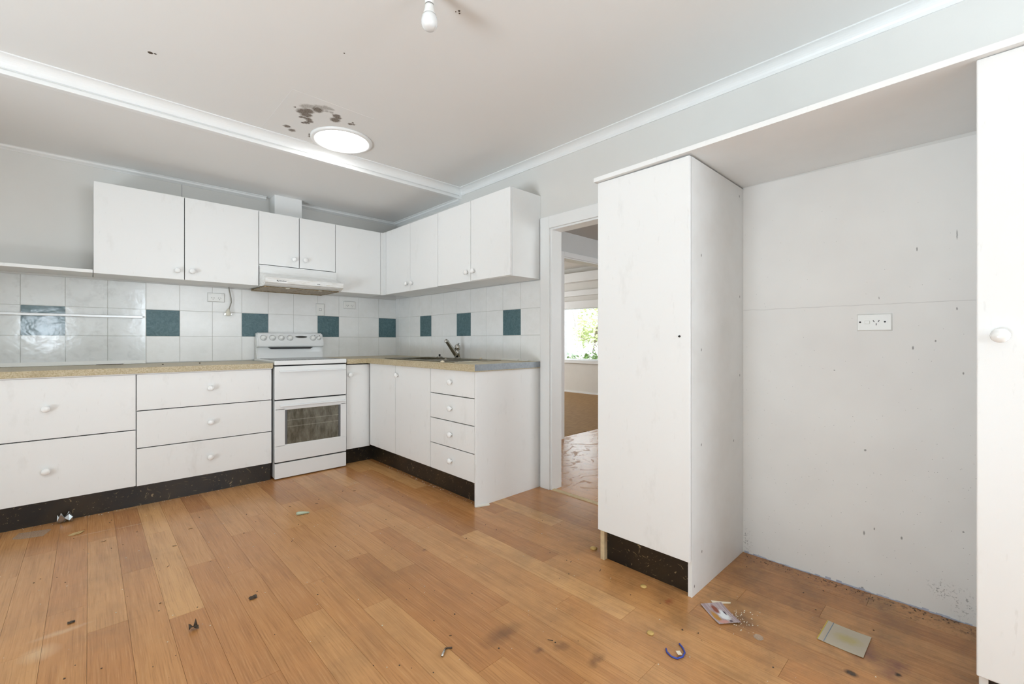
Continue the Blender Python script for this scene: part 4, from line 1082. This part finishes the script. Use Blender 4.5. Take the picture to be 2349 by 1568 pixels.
obj('wire', MB().tube(pts, .0028, 8), 'wire_blue', t)
obj('paper_tag', poly([(-.948, -3.602), (-.937, -3.611), (-.925, -3.596), (-.936, -3.587)], .0065, .0006), 'debris_light', t)
# photo print, clear bag (own local axes)
def card(name, cen, rz, w, h, mat, label, cat, th=.0007, parts=None, bend=0.0, seg=6):
    B = MB(); vs = []; fs = []
    for i in range(seg + 1):
        x = -w / 2 + w * i / seg; z = .0012 + bend * ((x / (w / 2)) ** 2)
        vs += [(x, -h / 2, z), (x, h / 2, z), (x, h / 2, z + th), (x, -h / 2, z + th)]
    for i in range(seg):
        a = i * 4; fs += [(a, a + 1, a + 5, a + 4), (a + 1, a + 2, a + 6, a + 5), (a + 2, a + 3, a + 7, a + 6), (a + 3, a, a + 4, a + 7)]
    fs += [(0, 3, 2, 1), (seg * 4, seg * 4 + 1, seg * 4 + 2, seg * 4 + 3)]
    B.add(vs, fs)
    me = B.mesh(name, mat)
    o = tag(inst(name, me, (cen[0], cen[1], 0), None, (0, 0, rz)), label, cat)
    return o
ph = card('photo_print', (-.606, -3.606), math.radians(-127), .128, .088, 'photo', 'creased colour photo print on the floor by the alcove corner', 'photo', bend=.004)
bgo = card('plastic_bag', (-.434, -3.968), math.radians(-91), .130, .150, 'bag', 'flat clear zip bag with a yellow edge on the alcove floor', 'bag', bend=.002)
obj_l = MB().box(-.0655, -.0635, -.075, .075, .0028, .0050).mesh('yellow_edge', 'bag_edge')
o = bpy.data.objects.new('yellow_edge', obj_l); COL.objects.link(o); o.parent = bgo
obj_l = MB().box(-.047, -.0455, -.074, .074, .0030, .0042).mesh('zip_line', 'bag_line')
o = bpy.data.objects.new('zip_line', obj_l); COL.objects.link(o); o.parent = bgo
tag(obj('paper_scrap', poly([(-.556, -3.556), (-.545, -3.545), (-.530, -3.568), (-.500, -3.606), (-.507, -3.608), (-.538, -3.580)], .001, .002), 'debris_light'), 'torn white paper scrap just above the photo print', 'scrap')
for i, (x, y, r, lab) in enumerate(((-.517, -2.946, .018, 'yellow crumb at the pine leg of the tall cupboard'), (-.649, -3.302, .014, 'yellow crumb in front of the tall cupboard kickboard'), (-.906, -3.477, .013, 'yellow crumb left of the blue wire'), (-.649, -3.755, .016, 'pale clear flake between the photo print and the zip bag'))):
    tag(obj('crumb', MB().lathe([(r, 0), (r * 1.05, r * .2), (r * .7, r * .4), (r * .1, r * .45)], (x, y, .0003), 8), 'gold_crumb' if i < 3 else 'film'), lab, 'crumb', 'crumbs on the floor')
# uncountable grit
B = MB(); rnd = random.Random(3)
def grit(B, x, y, r): B.lathe([(r, 0), (r * .9, r * .5), (r * .2, r * .8)], (x, y, .0002), 5)
for _ in range(190): grit(B, rnd.uniform(-2.7, -.05), rnd.uniform(-4.2, -.7), rnd.uniform(.001, .0026))
for _ in range(70): grit(B, -.585 + rnd.gauss(0, .05), -3.66 + rnd.gauss(0, .035), rnd.uniform(.001, .003))
for _ in range(60): grit(B, rnd.uniform(-2.7, -1.4), -.585 - abs(rnd.gauss(0, .015)), rnd.uniform(.001, .003))
for _ in range(60): grit(B, -.552 - abs(rnd.gauss(0, .015)), rnd.uniform(-2.05, -.7), rnd.uniform(.001, .003))
tag(obj('pale_grit', B, 'debris_light'), 'pale grit scattered over the kitchen floor', 'grit', None, 'stuff')
B = MB()
for _ in range(170): grit(B, rnd.uniform(-2.7, -.05), rnd.uniform(-4.2, -.7), rnd.uniform(.0012, .0035))
for _ in range(90): grit(B, -.012 - abs(rnd.gauss(0, .035)), rnd.uniform(-4.28, -3.5), rnd.uniform(.001, .003))
for _ in range(26):
    x, y, a, L = rnd.uniform(-2.5, -.6), rnd.uniform(-3.9, -.9), rnd.uniform(0, PI), rnd.uniform(.006, .02)
    B.tube([(x, y, .0012), (x + L * math.cos(a), y + L * math.sin(a), .0016)], .0011, 5)
tag(obj('dark_grit', B, 'debris_dark'), 'dark grit and grass bits scattered over the kitchen floor', 'grit', None, 'stuff')
